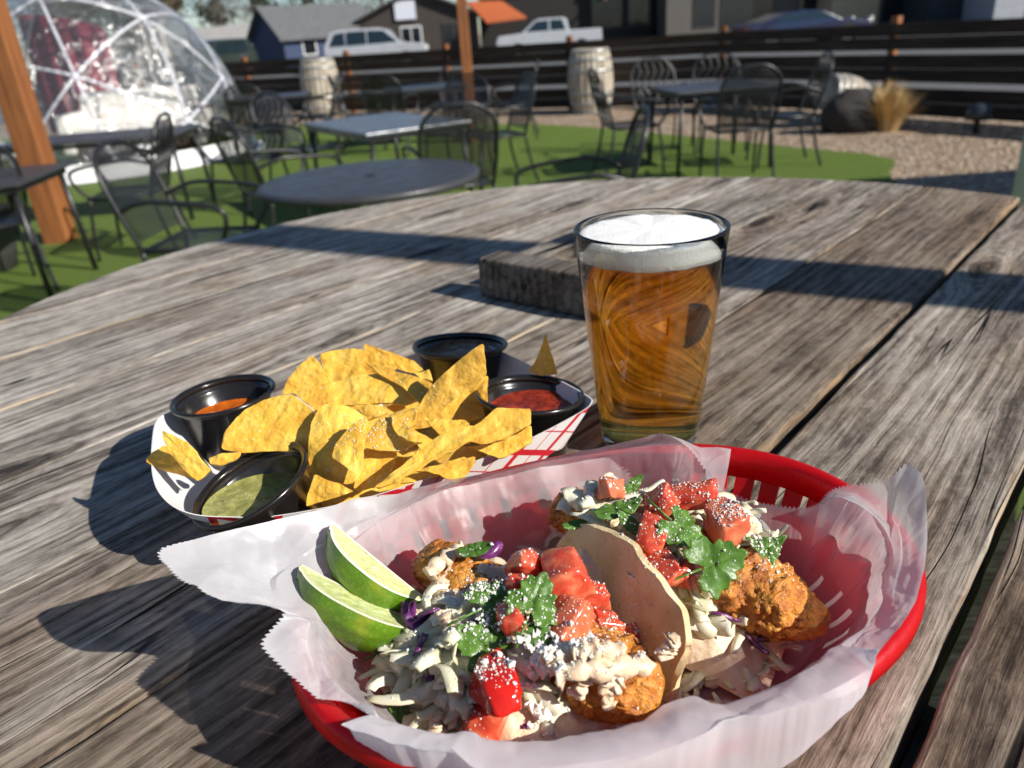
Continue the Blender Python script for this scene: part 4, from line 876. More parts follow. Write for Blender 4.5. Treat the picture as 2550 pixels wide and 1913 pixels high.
# crema drizzle
def drizzle(lst, name_label):
    m = MB()
    for pts, r in lst:
        P = catmull(pts, 26); r *= .78; R = [r*(.6+.6*abs(math.sin(i*.55+r*9000)))*(1 if 0 < i < 26 else .45) for i in range(27)]
        b = len(m.v); m.tube(P, R, 12)
        for q in range(b, len(m.v)):
            v = m.v[q]; m.v[q] = v + Vector((fbm(v, 260, 3), fbm(v+Vector((5,5,5)), 260, 3), fbm(v+Vector((9,1,5)), 260, 3)))*.0016
    return one('crema_drizzle', m, M_CRE, name_label, 'sauce', kind='stuff')
cr1 = drizzle([([(0.0077,0.1940,1.1060),(0.0146,0.1940,1.1080),(0.0242,0.1960,1.1060),(0.0331,0.2000,1.1020),(0.0417,0.2050,1.0980)], .0042), ([(0.0188,0.1967,1.1040),(0.0165,0.1954,1.1000),(0.0150,0.1955,1.0950)], .0030), ([(0.0256,0.1962,1.1020),(0.0246,0.1949,1.0970),(0.0247,0.1934,1.0920)], .0028),
               ([(0.0342,0.2027,1.1020),(0.0299,0.1977,1.1000),(0.0260,0.1948,1.0970)], .0030), ([(0.0508,0.2084,1.1060),(0.0486,0.2079,1.1020),(0.0467,0.2084,1.0980)], .0034), ([(-0.0399,0.2553,1.1040),(-0.0366,0.2589,1.1060),(-0.0301,0.2648,1.1070),(-0.0260,0.2684,1.1060)], .0036), ([(-0.0333,0.2297,1.1060),(-0.0301,0.2240,1.1050),(-0.0317,0.2191,1.1020)], .0028),
               ([(-0.0287,0.2072,1.0980),(-0.0279,0.2054,1.0940),(-0.0278,0.2046,1.0910)], .0030), ([(-0.0353,0.2009,1.0860),(-0.0357,0.2001,1.0820),(-0.0354,0.2001,1.0780)], .0034), ([(-0.0273,0.1985,1.0800),(-0.0246,0.1974,1.0780),(-0.0218,0.1976,1.0770)], .0034), ([(0.0030,0.2013,1.1100),(0.0069,0.1983,1.1090),(0.0093,0.1955,1.1070)], .003), ([(0.0139,0.2002,1.1100),(0.0222,0.2003,1.1100),(0.0307,0.2027,1.1060)], .0042)], 'peach coloured crema drizzled over the nearer taco')
cr2 = drizzle([([(0.0979,0.2554,1.0980),(0.0943,0.2486,1.0960),(0.0915,0.2431,1.0930),(0.0897,0.2389,1.0890)], .0024), ([(0.1065,0.2545,1.0960),(0.1019,0.2466,1.0940),(0.0984,0.2413,1.0910)], .0020), ([(0.0894,0.2539,1.1000),(0.0971,0.2555,1.0990),(0.1038,0.2560,1.0970)], .0028), ([(0.0617,0.2452,1.0920),(0.0678,0.2480,1.0930),(0.0749,0.2485,1.0920)], .0036), ([(0.0829,0.2409,1.0770),(0.0860,0.2405,1.0750),(0.0944,0.2396,1.0740)], .0026),
               ([(0.0388,0.3002,1.1160),(0.0423,0.2949,1.1150),(0.0466,0.2895,1.1120)], .0040), ([(0.0445,0.2668,1.1040),(0.0435,0.2710,1.1050),(0.0389,0.2786,1.1060)], .0034), ([(0.0608,0.2443,1.0870),(0.0654,0.2438,1.0850),(0.0696,0.2445,1.0830)], .003), ([(0.0483,0.2893,1.1120),(0.0552,0.2899,1.1120),(0.0605,0.2907,1.1100)], .003)], 'cream coloured crema drizzled over the farther taco')

# tomato
def tomato(c, size, rot, label, seed, skin=False):
    rg = random.Random(seed); bm = bmesh.new(); bmesh.ops.create_cube(bm, size=2.0)
    for v in bm.verts: v.co = Vector((v.co.x*(1+rg.uniform(-.5, .2)), v.co.y*(1+rg.uniform(-.5, .2)), v.co.z*(1+rg.uniform(-.5, .2))))
    bmesh.ops.subdivide_edges(bm, edges=bm.edges[:], cuts=7, use_grid_fill=True)
    R = Quaternion(Vector((rg.uniform(-1,1), rg.uniform(-1,1), 1)).normalized(), rot).to_matrix(); out = []
    for v in bm.verts:
        p = v.co; l = max(abs(p.x), abs(p.y), abs(p.z)); s_ = p.normalized()*1.18
        q = lerp(p, s_, .30 + .12*math.sin(seed)); q = q*(1+.2*fbm(q+Vector((seed*7.,0,0)), .9, 2) + .03*fbm(q+Vector((seed*3.,0,0)), 3.5, 2))
        v.co = Vector(c) + R @ Vector((q.x*size[0], q.y*size[1], q.z*size[2]))
    m = MB(); bm.verts.index_update(); m.v = [v.co.copy() for v in bm.verts]; m.f = [tuple(v.index for v in f.verts) for f in bm.faces]; bm.free()
    return one('tomato_piece', m, M_TSKIN if skin else M_TOM, label, 'tomato', 'diced tomato on the tacos')
toms = []
for a in (((0.0050,0.3202,1.0679),(.0050,.0052,.0046),.5,'orange tinged tomato cube at the far tip of the nearer taco',1,0),
 ((-0.0011,0.2481,1.1112),(.0062,.0046,.0046),2.2,'cheese dusted tomato cube left of the big salmon cube',2,0),
 ((0.0149,0.2389,1.1122),(.0082,.0076,.0064),.2,'largest salmon red tomato cube on top of the nearer taco',3,0),
 ((0.0312,0.2982,1.0679),(.0052,.0054,.0046),1.2,'tomato cube against the tortilla wall behind the largest cube',4,0),
 ((0.0149,0.2222,1.1057),(.0074,.0060,.0048),.8,'wedge shaped tomato piece below the largest cube',5,0),
 ((0.0260,0.2385,1.1007),(.0048,.0046,.0042),2.,'small tomato cube between the largest cube and long herb leaf',6,0),
 ((-0.0072,0.2231,1.1075),(.0044,.0060,.0044),.3,'tomato piece tucked behind the lobed herb leaf',7,0),
 ((-0.0129,0.1991,1.1000),(.0060,.0105,.0056),.45,'glossy bright red tomato wedge at the front of the nearer taco',8,1),
 ((-0.0180,0.1994,1.0840),(.0074,.0084,.0058),1.9,'pale pink tomato chunk nearest the camera',9,0),
 ((0.0395,0.2339,1.0833),(.0072,.0048,.0040),1.1,'cheese covered tomato strip beside the tortilla wall',10,0),
 ((0.0280,0.2269,1.0939),(.0044,.0052,.0040),2.1,'small pink tomato strip under the long herb leaf',11,0),
 ((-0.0031,0.2369,1.1106),(.0036,.0040,.0036),2.6,'tiny tomato piece in the middle of the nearer taco',12,0),
 ((0.0728,0.2783,1.1180),(.0100,.0050,.0046),-.5,'long tomato strip along the top of the farther taco',13,0),
 ((0.0531,0.2577,1.1138),(.0050,.0084,.0046),-.4,'cheese dusted tomato strip left of the lobed leaves',14,0),
 ((0.0546,0.2440,1.1080),(.0044,.0088,.0044),.3,'bright tomato strip hanging down the near side of the farther taco',15,0),
 ((0.0624,0.2433,1.1050),(.0052,.0054,.0044),.9,'orange red tomato cube under the large serrated leaf',16,0),
 ((0.0840,0.2635,1.1140),(.0062,.0074,.0050),.3,'powder covered tomato block right of the serrated leaves',17,0),
 ((0.0608,0.2763,1.1170),(.0058,.0050,.0044),1.4,'tomato cube at the left of the long top strip',18,0),
 ((0.0475,0.2528,1.1051),(.0040,.0054,.0040),.7,'dark tomato piece at the tortilla edge of the farther taco',19,0),
 ((0.0403,0.2868,1.1197),(.0040,.0048,.0036),.7,'cream coated tomato piece at the rear end of the farther taco',20,0)):
    toms.append(tomato(a[0], tuple(k*1.22 for k in a[1]), *a[2:5], bool(a[5])))

# cilantro
def leaf_outline(kind, n_=64):
    out = []
    for i in range(n_):
        a = 2*math.pi*i/n_
        if kind == 0:   # lobed, toothed
            r = .62 + .26*abs(math.cos(1.5*a))**1.2 + .07*math.cos(13*a) + .05*math.cos(7*a+1)
            if abs(abs(a-math.pi)) < .35: r *= .55
        elif kind == 1: # long smooth
            r = 1/math.sqrt((math.cos(a)/1.15)**2 + (math.sin(a)/.48)**2)*(1+.04*math.cos(9*a))
        else:           # wedge
            r = .75/(max(math.cos((a % (2*math.pi/3))-math.pi/3), .3))*.75*(1+.04*math.cos(10*a))
        out.append(Vector((r*math.cos(a), r*math.sin(a))))
    return out
def leaf(c, size, yaw, tilt, kind, label, seed, cup=.25):
    O = leaf_outline(kind); rg = random.Random(seed); rows = []
    R = Matrix.Rotation(yaw, 3, 'Z'); ta = rg.uniform(0, 6.28) if tilt is None else tilt[0]; tv = .3 if tilt is None else tilt[1]
    R = Quaternion(Vector((math.cos(ta), math.sin(ta), 0)), tv).to_matrix() @ R
    for t in (.02, .2, .4, .6, .8, .92, 1.):
        g = []
        for q in O:
            p = q*t; z = cup*(p.x**2*.6 - p.y**2*.7) + .10*fbm((p.x+seed, p.y, 0), 1.6, 3) - .05*math.exp(-(p.y/.06)**2) + .05*math.cos(6*math.atan2(p.y, p.x))*t*t
            g.append(Vector(c) + (R @ Vector((p.x, p.y, z)))*size)
        rows.append(g)
    m = MB(); m.shell([r[::-1] for r in rows], .0003, True)
    if kind == 0: m.tube([Vector(c) + (R @ Vector((x, 0, -.05)))*size for x in (-.4, -.9, -1.5)], .0005, 6)
    return one('cilantro_leaf', m, M_CIL, label, 'herb leaf', 'cilantro leaves on the tacos')
lv = []
for a in (((0.0021,0.2234,1.1139),.0098,1.2,(.4,.55),0,'lobed cilantro leaf dusted with cheese in the centre of the nearer taco',1),
 ((0.0031,0.2146,1.1062),.0080,-1.4,(.2,.5),0,'lower cilantro leaf joined below the central leaf',2),
 ((0.0383,0.2697,1.0709),.0108,1.75,(1.0,.55),1,'long smooth herb leaf leaning on the tortilla wall',3),
 ((-0.0129,0.2305,1.1092),.0105,.5,(.3,.4),0,'dark cilantro leaf under the cheese powder',4),
 ((-0.0169,0.2154,1.1022),.0100,2.6,(.2,.5),0,'shaded cilantro leaf above the bright red tomato wedge',5),
 ((-0.0549,0.2357,1.0860),.0066,.4,(.1,.7),0,'dark cilantro scrap between lime and cabbage',6),
 ((-0.0510,0.2114,1.0780),.0050,2.2,(.1,.8),1,'small green leaf tip at the front left of the cabbage',7),
 ((-0.0203,0.2599,1.1119),.0052,.2,(.1,.4),1,'small herb bit beside the rear fish tip',8),
 ((0.0638,0.2557,1.1180),.0122,-.8,(.5,.5),0,'upper serrated cilantro leaf on the farther taco',9),
 ((0.0725,0.2372,1.1140),.0140,.3,(.05,.75),0,'largest serrated cilantro leaf on the farther taco',10),
 ((0.0990,0.2543,1.1060),.0092,.5,(.2,.5),2,'bright triangular leaf piece near the golden fish tip',11),
 ((0.0907,0.3423,1.0689),.0078,.9,(.3,.3),0,'dark cilantro leaf under the long tomato strip',12),
 ((0.0458,0.2653,1.1142),.0068,2.4,(.2,.7),1,'dark leaf piece facing the nearer tortilla',13),
 ((0.0407,0.2734,1.1173),.0100,.35,(.1,.2),1,'narrow green stem piece at the rear of the farther taco',14),
 ((0.0501,0.2898,1.1180),.0056,.8,(.2,.6),1,'pale green curled leaf at the top of the farther taco',15),
 ((0.0224,0.2746,1.1103),.0050,.2,(.1,.4),1,'little green leaf beside the rear fish tip of the farther taco',16),
 ((0.1145,0.3335,1.0680),.0042,.2,(.1,.4),1,'tiny dark green leaf by the powder covered tomato',17)):
    lv.append(leaf(a[0], a[1]*(1.25 if a[6] < 9 else .98), *a[2:]))

# crumbled cheese: lumps and powder, dropped from above on to what lies there
TACO_BVH = bvh_of([tort1, tort2, fish1, fish2, bed1, bed2, oc1, oc2, op1, op2, cr1, cr2] + toms + lv)
def crumbs(zones, label, seed):
    rg = random.Random(seed); m = MB()
    TET = [(1,1,1),(1,-1,-1),(-1,1,-1),(-1,-1,1)]; OCT = [(1,0,0),(-1,0,0),(0,1,0),(0,-1,0),(0,0,1),(0,0,-1)]
    OF = [(0,2,4),(2,1,4),(1,3,4),(3,0,4),(2,0,5),(1,2,5),(3,1,5),(0,3,5)]
    for (c, n_, sx, sy, r0, r1) in zones:
        for _ in range(int(n_*.8)):
            p = Vector((c[0]+rg.gauss(0, sx), c[1]+rg.gauss(0, sy), TZ+.12)); hit = TACO_BVH.ray_cast(p, Vector((0,0,-1)))
            if hit[0] is None: continue
            r = .82*r0*(r1/r0)**(rg.random()**2.2); Q = Quaternion((rg.gauss(0,1), rg.gauss(0,1), rg.gauss(0,1), rg.gauss(0,1))).normalized()
            q = hit[0] + hit[1]*r*.35
            m.add([q + (Q @ (Vector(v)*r*rg.uniform(.7, 1.25))) for v in OCT], OF)
    return one('crumbled_cheese', m, M_CHE, label, 'cheese', kind='stuff', smooth=False)
crumbs([((-0.0196,0.2422,1.1088),620,.008,.007,.00025,.0014), ((-0.0259,0.2359,1.1058),260,.009,.008,.00025,.0010), ((-0.0176,0.2225,1.1033),260,.006,.004,.00025,.0013), ((0.0014,0.2237,1.1080),160,.005,.007,.00025,.0008), ((0.0065,0.3215,1.0658),170,.006,.005,.00025,.0008),
        ((-0.0011,0.2523,1.1079),190,.005,.004,.00025,.0008), ((0.0382,0.2359,1.0836),420,.007,.006,.00025,.0009), ((0.0243,0.2193,1.0916),420,.010,.006,.00025,.0010), ((0.0289,0.2876,1.0660),180,.006,.006,.00025,.0007), ((0.0053,0.2035,1.0800),520,.010,.006,.0004,.0024), ((0.0057,0.2052,1.0860),120,.006,.004,.0005,.0028),
        ((-0.0177,0.1985,1.0840),150,.006,.005,.00025,.0008), ((-0.0133,0.2049,1.0940),40,.006,.006,.00025,.0009), ((-0.0342,0.2062,1.0860),180,.014,.010,.00025,.0010), ((0.0366,0.2042,1.0860),160,.010,.006,.00025,.0008), ((0.0315,0.2589,1.1100),90,.006,.006,.0002,.0005)],
       'white crumbled cheese powdering the nearer taco', 31)
crumbs([((0.0511,0.3713,1.0659),300,.006,.005,.00025,.0010), ((0.0564,0.2705,1.1159),260,.008,.006,.00025,.0009), ((0.0846,0.2655,1.1140),330,.006,.005,.00025,.0009), ((0.0936,0.2635,1.1060),280,.006,.005,.0003,.0013), ((0.0556,0.2508,1.1074),240,.006,.008,.00025,.0009), ((0.0744,0.2781,1.1180),160,.007,.005,.00025,.0008),
        ((0.0972,0.2520,1.0920),240,.009,.007,.0003,.0013), ((0.0635,0.2557,1.1180),90,.006,.006,.00025,.0006), ((0.0727,0.2378,1.1140),40,.006,.006,.00025,.0006), ((0.1069,0.2462,1.0840),80,.009,.006,.00025,.0007), ((0.0497,0.2875,1.1060),180,.008,.006,.00025,.0009)],
       'white crumbled cheese powdering the farther taco', 32)
# fallen scraps on the paper right of the nearer taco
sc_ = MB(); rg = random.Random(41)
for (p, n_, s_) in (((0.0705,0.2254,1.0690), 16, .008), ((0.0870,0.2298,1.0690), 9, .006), ((0.1026,0.2420,1.0700), 5, .003), ((0.0594,0.2168,1.0690), 8, .006)):
    for _ in range(n_):
        q = Vector(p) + Vector((rg.gauss(0, s_), rg.gauss(0, s_*.7), rg.uniform(-.002, .001)))
        shred(sc_, q, rg.uniform(.006, .014), rg.uniform(.002, .005), rg.uniform(0, 6), rg.uniform(-.1, .2), rg.uniform(-1, 1), rg)
one('cabbage_scraps', sc_, M_CAB, 'scraps of cabbage fallen on the paper between tacos and front rim', 'cabbage', kind='stuff')

# ---------------------------------------------------------------- lime wedges
n = NT('lime_rind'); o_ = n.obj()
lq = n.noise(o_, 45, 3, .5); lc = n.ramp(lq, [(.3, (.055, .145, .006)), (.52, (.12, .245, .010)), (.72, (.34, .35, .025))])
dm = n.vor(o_, 620., 'Distance')
M_RIND = n.done(n.pbr(n.mix(n.mr(dm, 0., .5, .25, 0.), lc, (.45, .50, .08)), .24, n.bump(dm, -.35, .0008), Subsurface_Weight=.15, Subsurface_Radius=(.002, .003, .001)))
n = NT('lime_flesh'); o_ = n.obj(); sx_, sy_, sz_ = n.sep(o_)
fv = n.noise(n.map(o_, (120, 420, 420)), 1., 4, .6, .6)
fc_ = n.ramp(fv, [(.3, (.54, .58, .19)), (.55, (.68, .72, .34)), (.75, (.82, .84, .56))])
M_LFL = n.done(n.pbr(fc_, .14, n.bump(fv, .6, .0012), Subsurface_Weight=.5, Subsurface_Radius=(.006, .007, .003), Specular_IOR_Level=.6))
M_PITH = simple('lime_pith', (.80, .80, .58), .55, .05, 200)
def lime(tip, tail, mid, half, R0, label):
    P0, P1 = Vector(tip), Vector(tail); X = (P1-P0); L = X.length; X.normalize(); C = (P0+P1)/2
    mdir = Vector(mid); mdir = (mdir - X*mdir.dot(X)).normalized(); nd = X.cross(mdir)
    o = thing('lime_wedge', label, 'lime wedge', C, 0, 'lime wedges in the basket')
    def rad_(x): # x in -1..1
        q = abs(x); return R0*max(.02, (1-q**2.4))**.62 * (1 if q < .9 else 1) + (.0022*(1-((1-q)/.1)**2) if q > .9 else 0)
    rows = []; NXL = 40; NA = 26
    for i in range(NXL+1):
        x = i/NXL*2-1; g = []
        for k in range(NA+1):
            a = lerp(-half, half, k/NA); d = mdir*math.cos(a) + nd*math.sin(a)
            g.append(C + X*(x*L/2) + d*rad_(x)*(1+.02*fbm(d*3+X*x, 2., 2)))
        rows.append(g)
    m = MB().grid(rows); rd = mk('rind', m, M_RIND, o, world=True)
    for sgn in (-1, 1):
        d = mdir*math.cos(half) + nd*math.sin(half)*sgn; nn = (d.cross(X))*(1 if sgn > 0 else -1)
        if nn.dot(nd)*sgn < 0: nn = -nn
        fr_ = []; pr_ = []; co_ = []
        for i in range(NXL+1):
            x = i/NXL*2-1; r = rad_(x); r_in = max(r-.0022, r*.4); b = C + X*(x*L/2)
            g = []
            for k in range(13):
                t = lerp(.10, 1, k/12); w_ = math.sin(math.pi*min(1, t*1.02))*max(0, 1-x*x)
                g.append(b + d*(r_in*t) - nn*(.0012*w_*(0.4)) + nn*(.0007*fbm((x*3+sgn, t*2, 0), 2.2, 3)*w_))
            fr_.append(g); pr_.append([b + d*r_in, b + d*lerp(r_in, r, .5) + nn*.0002, b + d*r]); co_.append([b, b + d*r_in*.06 + nn*.0003, b + d*r_in*.12])
        mk('flesh', MB().grid(fr_), M_LFL, o, world=True); mk('pith', MB().grid(pr_), M_PITH, o, world=True); mk('core', MB().grid(co_), M_PITH, o, world=True)
lime((-0.0803,0.2767,1.1180), (-0.0423,0.2534,1.0940), (-.55,-.67,-.20), rad(45), .0185, 'upper lime wedge lying behind, nearer the chip tray')
lime((-0.0912,0.2579,1.1120), (-0.0429,0.2437,1.0880), (-.45,-.76,-.20), rad(47), .0205, 'lower lime wedge lying in front, nearer the camera')


# ---------------------------------------------------------------- fence
n = NT('dark_stained_boards'); o_ = n.obj(); ri = n.rnd()
fv = n.noise(n.map(n.vma('ADD', o_, n.comb(n.ma('MULTIPLY', ri, 20.), ri, ri)), (1.2, 14, 22)), 1., 6, .65, .3)
M_FENCE = n.done(n.pbr(n.ramp(fv, [(.3, (.018, .013, .010)), (.55, (.050, .035, .025)), (.75, (.11, .08, .055))]), .75, n.bump(fv, .5, .004), Specular_IOR_Level=.2))
def cedar(name, a=(.15, .048, .014), b=(.35, .13, .036)):
    n = NT(name); o = n.obj(); v = n.noise(n.map(o, (28, 28, 2.0)), 1., 6, .62, .5)
    return n.done(n.pbr(n.ramp(v, [(.3, a), (.55, lerp(Vector(a), Vector(b), .6)[:]), (.75, b)]), .6, n.bump(v, .3, .003)))
M_CEDAR = cedar('cedar_post_stain')
FP = [(7.4,5.1),(5.84,8.3),(4.94,10.1),(3.55,12.6),(1.35,13.75),(-.75,15.1),(-2.75,16.4),(-5.2,18.0),(-8.2,19.6),(-12,21.4)]
fence_names = ['right of the dried grass clump, nearest the camera', 'behind the dried grass clump and lamp', 'behind the right-hand patio table', 'behind the upright wine barrel on the right', 'behind the middle cedar post', 'left of the middle cedar post', 'right of the left wine barrel', 'behind the clear dome on its right', 'behind the clear dome']
for i in range(len(FP)-1):
    a, b = Vector(FP[i]), Vector(FP[i+1]); d = (b-a); L = d.length; an = math.atan2(d.y, d.x)
    f = thing('board_fence', 'dark horizontal board fence section ' + fence_names[i], 'fence', (a.x, a.y, 0), an, 'sections of the dark board fence')
    for j, (z0, z1) in enumerate(((.04,.188),(.194,.345),(.412,.558),(.564,.715),(.768,.91),(.917,1.06))):
        o = mk('board', MB().box((0,0,0), (L-.012, .036, z1-z0)), M_FENCE, f, smooth=False)
        o.location = (L/2, .07+.004*math.sin(j*2.1+i), (z0+z1)/2); o.rotation_euler = (0, 0, .0015*math.sin(i*3+j))
    mk('post', MB().box((0,0,.57), (.09,.09,1.14)), M_CEDAR, f, smooth=False)
def timber_post(x, y, w_, h, label):
    o = one('timber_post', MB().box((x, y, h/2), (w_, w_, h)), M_CEDAR, label, 'post', smooth=False, loc=(x, y, 0)); bev(o, .006); return o
timber_post(-3.49, 6.15, .185, 3.2, 'thick orange cedar post standing beside the clear dome at left')
timber_post(-.27, 10.4, .125, 3.6, 'slim orange cedar post rising in the middle of the yard')
timber_post(1.76, -.10, .089, 2.62, 'cedar post beside the table casting the shadow band across it')

# ---------------------------------------------------------------- patio furniture
n = NT('black_powder_coat'); o_ = n.obj()
M_IRON = n.done(n.pbr(n.mix(n.noise(o_, 20, 4), (.010, .010, .011), (.020, .020, .021)), .36, n.bump(n.noise(o_, 250, 3), .15, .001), Specular_IOR_Level=.5))
n = NT('black_wire_mesh'); o_ = n.obj(); mx, my, mz = n.sep(o_)
def wires(c, per): return n.ma('LESS_THAN', n.ma('FRACT', n.ma('DIVIDE', c, per)), .42)
hole = n.ma('SUBTRACT', 1., n.ma('MAXIMUM', wires(n.ma('ADD', mx, mz), .016), wires(n.ma('SUBTRACT', n.ma('ADD', mz, my), mx), .016)))
M_MESH = n.done(n.mixs(n.ma('MULTIPLY', hole, .9), n.pbr((.014, .014, .015), .4), n.n('BsdfTransparent')))
n = NT('grey_table_metal'); o_ = n.obj()
M_TOP = n.done(n.pbr(n.mix(n.noise(o_, 9, 5, .7), (.026, .026, .028), (.06, .06, .064)), n.mr(n.noise(o_, 14, 4), .3, .7, .30, .52), n.bump(n.vor(o_, 160.), .2, .002)))
def build_chair(ornate=False):
    """patio armchair facing -y, origin on the ground under the seat"""
    t = bpy.data.objects.new('patio_chair', None); COL.objects.link(t); r = .012
    S = lambda s_, pts: [(p[0]*s_, p[1], p[2]) for p in pts]
    for s_ in (-1, 1):
        mk('leg', MB().tube(catmull(S(s_, [(.235,-.25,0),(.232,-.235,.2),(.225,-.20,.42)]), 8), r, 7), M_IRON, t)
        mk('leg', MB().tube(catmull(S(s_, [(.235,.30,0),(.225,.24,.2),(.215,.20,.42)]), 8), r, 7), M_IRON, t)
        mk('arm', MB().tube(catmull(S(s_, [(.225,.26,.62),(.262,.12,.665),(.27,-.05,.655),(.268,-.20,.635),(.262,-.27,.60),(.250,-.26,.52),(.225,-.20,.43)]), 24), r, 7), M_IRON, t)
    mk('back_frame', MB().tube(catmull([(-.215,.20,.42),(-.235,.255,.60),(-.225,.315,.80),(-.12,.345,.90),(0,.352,.915),(.12,.345,.90),(.225,.315,.80),(.235,.255,.60),(.215,.20,.42)], 40), r, 7), M_IRON, t)
    mk('seat_frame', MB().tube([(-.225,-.21,.42),(.225,-.21,.42),(.215,.20,.42),(-.215,.20,.42)], r, 7, closed=True), M_IRON, t)
    rows = [[(lerp(-.215,.215,k/8), y, .425-.018*math.sin(math.pi*k/8)*math.sin(math.pi*(y+.21)/.41)) for k in range(9)] for y in (-.205,-.1,0,.1,.195)]
    mk('seat', MB().grid(rows), M_MESH, t)
    rows = []
    for j in range(11):
        u = j/10; z = lerp(.46, .895, u); y = lerp(.215, .345, u); hw = .225 if u < .75 else .225*math.sqrt(max(.05, 1-((u-.75)/.27)**2))
        rows.append([(lerp(-hw, hw, k/8), y+.02*math.sin(math.pi*k/8), z) for k in range(9)])
    if ornate:
        m = MB()
        for k in range(5):
            x = lerp(-.16, .16, k/4)
            m.tube(catmull([(x,.22,.46),(x+.035,.25,.56),(x-.035,.285,.68),(x+.03,.315,.78),(x,.335,.88)], 18), .009, 6)
            m.tube([(x+.03*math.cos(a*.628), .268+.006*math.sin(a*.628), .62+.032*math.sin(a*.628)) for a in range(10)], .007, 6, closed=True)
        mk('scroll_back', m, M_IRON, t)
    else: mk('back_mesh', MB().grid(rows), M_MESH, t)
    return t
def place(t, x, y, face, label, group, first=False):
    """face: direction (dx, dy) the chair looks"""
    o = t if first else copy_tree(t); o.location = (x, y, .019); o.rotation_euler = (0, 0, math.atan2(face[1], face[0]) + math.pi/2); return tag(o, label, 'chair', group)
CH, CO = build_chair(), build_chair(True); GRP = 'black metal patio chairs'
place(CH, -1.52, 3.92, (1,-.12), 'black mesh armchair left of the round table, its back to the dome', GRP, True)
for (x, y, f, l, o) in ((.36,3.78,(-1,.05),'black mesh armchair right of the round table, turned towards it',0), (-1.38,5.15,(.75,.6),'black mesh armchair behind the round table on its left',0), (-.28,5.05,(-.25,1),'black mesh armchair behind the round table on its right, back to camera',0),
    (-2.60,5.62,(-1,-.1),'tall backed black chair in front of the dome skirt, facing the left tables',1), (-3.15,4.75,(-.8,.9),'black chair cut off by the left edge beneath the nearest square table',0), (-2.15,6.95,(-.6,-.8),'black chair between the dome and the square table',1),
    (.02,7.35,(-1,-.35),'black chair at the right end of the blue-grey square table',0), (-.35,7.75,(-.4,-1),'black chair at the far right corner of the blue-grey square table',0), (-1.75,7.35,(.9,-.5),'black chair at the far left side of the blue-grey square table',0),
    (1.25,7.35,(1,.1),'scroll backed black chair left of the right-hand table',1), (2.62,7.25,(-1,.1),'scroll backed black chair right of the right-hand table',1), (1.75,8.25,(.2,-1),'scroll backed black chair behind the right-hand table',1), (2.35,8.35,(-.1,-1),'second scroll backed black chair behind the right-hand table, nearer the grass',1), (2.02,6.62,(0,1),'black chair in front of the right-hand table, back to camera',0),
    (-1.65,10.4,(1,.1),'far black chair left of the distant middle table',1), (-.55,11.35,(-.3,-1),'far black chair behind the distant middle table',1), (-1.2,9.85,(.2,1),'far black chair in front of the distant middle table',0), (.28,10.5,(-1,.1),'far black chair beside the middle cedar post',1),
    (-3.55,10.6,(1,0),'far black chair right of the dome at the distant left table',1), (-2.25,10.7,(-1,.1),'far black chair right of the distant left table',1), (-2.85,9.95,(.1,1),'far black chair in front of the distant left table',0)):
    place(CO if o else CH, x, y, f, l, GRP, first=(o and y == 5.62))
def table_square(x, y, lx, ly, rz, label, top=M_TOP, h=.72, group=None):
    t = thing('patio_table', label, 'table', (x, y, .019), rz, group); z = h-.019
    bev(mk('table_top', MB().box((0,0,z-.012), (lx, ly, .024)), top, t, smooth=False), .006)
    mk('apron', MB().tube([(-lx/2+.04,-ly/2+.04,z-.045),(lx/2-.04,-ly/2+.04,z-.045),(lx/2-.04,ly/2-.04,z-.045),(-lx/2+.04,ly/2-.04,z-.045)], .02, 4, closed=True), M_IRON, t, smooth=False)
    for sx in (-1, 1):
        for sy in (-1, 1): mk('leg', MB().tube([(sx*(lx/2-.06), sy*(ly/2-.06), z-.03), (sx*(lx/2-.03), sy*(ly/2-.03), 0)], .018, 8), M_IRON, t)
    return t
rt = thing('round_patio_table', 'round dark grey metal patio table just beyond the planks', 'table', (-.60, 3.74, .019))
mk('table_top', MB().lathe([(0,.701),(.49,.701),(.515,.698),(.522,.688),(.518,.668),(.505,.662),(.49,.668),(0,.676)], 64), M_TOP, rt)
mk('umbrella_hole', MB().lathe([(0,.7015),(.022,.7015),(.026,.704),(.030,.7018)], 20), M_IRON, rt)
mk('column', MB().tube([(0,0,.68),(0,0,.05)], .03, 12), M_IRON, rt)
for k in range(4):
    a = rad(45+90*k); mk('leg', MB().tube(catmull([(.03*math.cos(a),.03*math.sin(a),.35),(.2*math.cos(a),.2*math.sin(a),.22),(.33*math.cos(a),.33*math.sin(a),0)], 10), .014, 8), M_IRON, rt)
n = NT('blue_grey_table_top'); o_ = n.obj()
M_BTOP = n.done(n.pbr(n.mix(n.noise(o_, 7, 5, .7), (.075, .085, .10), (.15, .165, .19)), n.mr(n.noise(o_, 9, 4), .3, .7, .22, .42)))
table_square(-.86, 6.33, 1.36, .84, math.atan2(-.86, .51), 'blue-grey rectangular metal table behind the round table', M_BTOP)
table_square(2.0, 7.45, .92, .92, .1, 'square black table at right before the wine barrel')
table_square(-.85, 10.6, 1.0, .85, .2, 'distant black table left of the middle cedar post')
table_square(-2.9, 10.9, 1.0, .85, .1, 'distant black table right of the dome')
table_square(-3.20, 4.72, 1.05, .80, .12, 'nearest dark square table at the left edge before the cedar post')
table_square(-3.35, 6.95, 1.5, .80, .06, 'dark rectangular table behind the cedar post, in front of the dome')

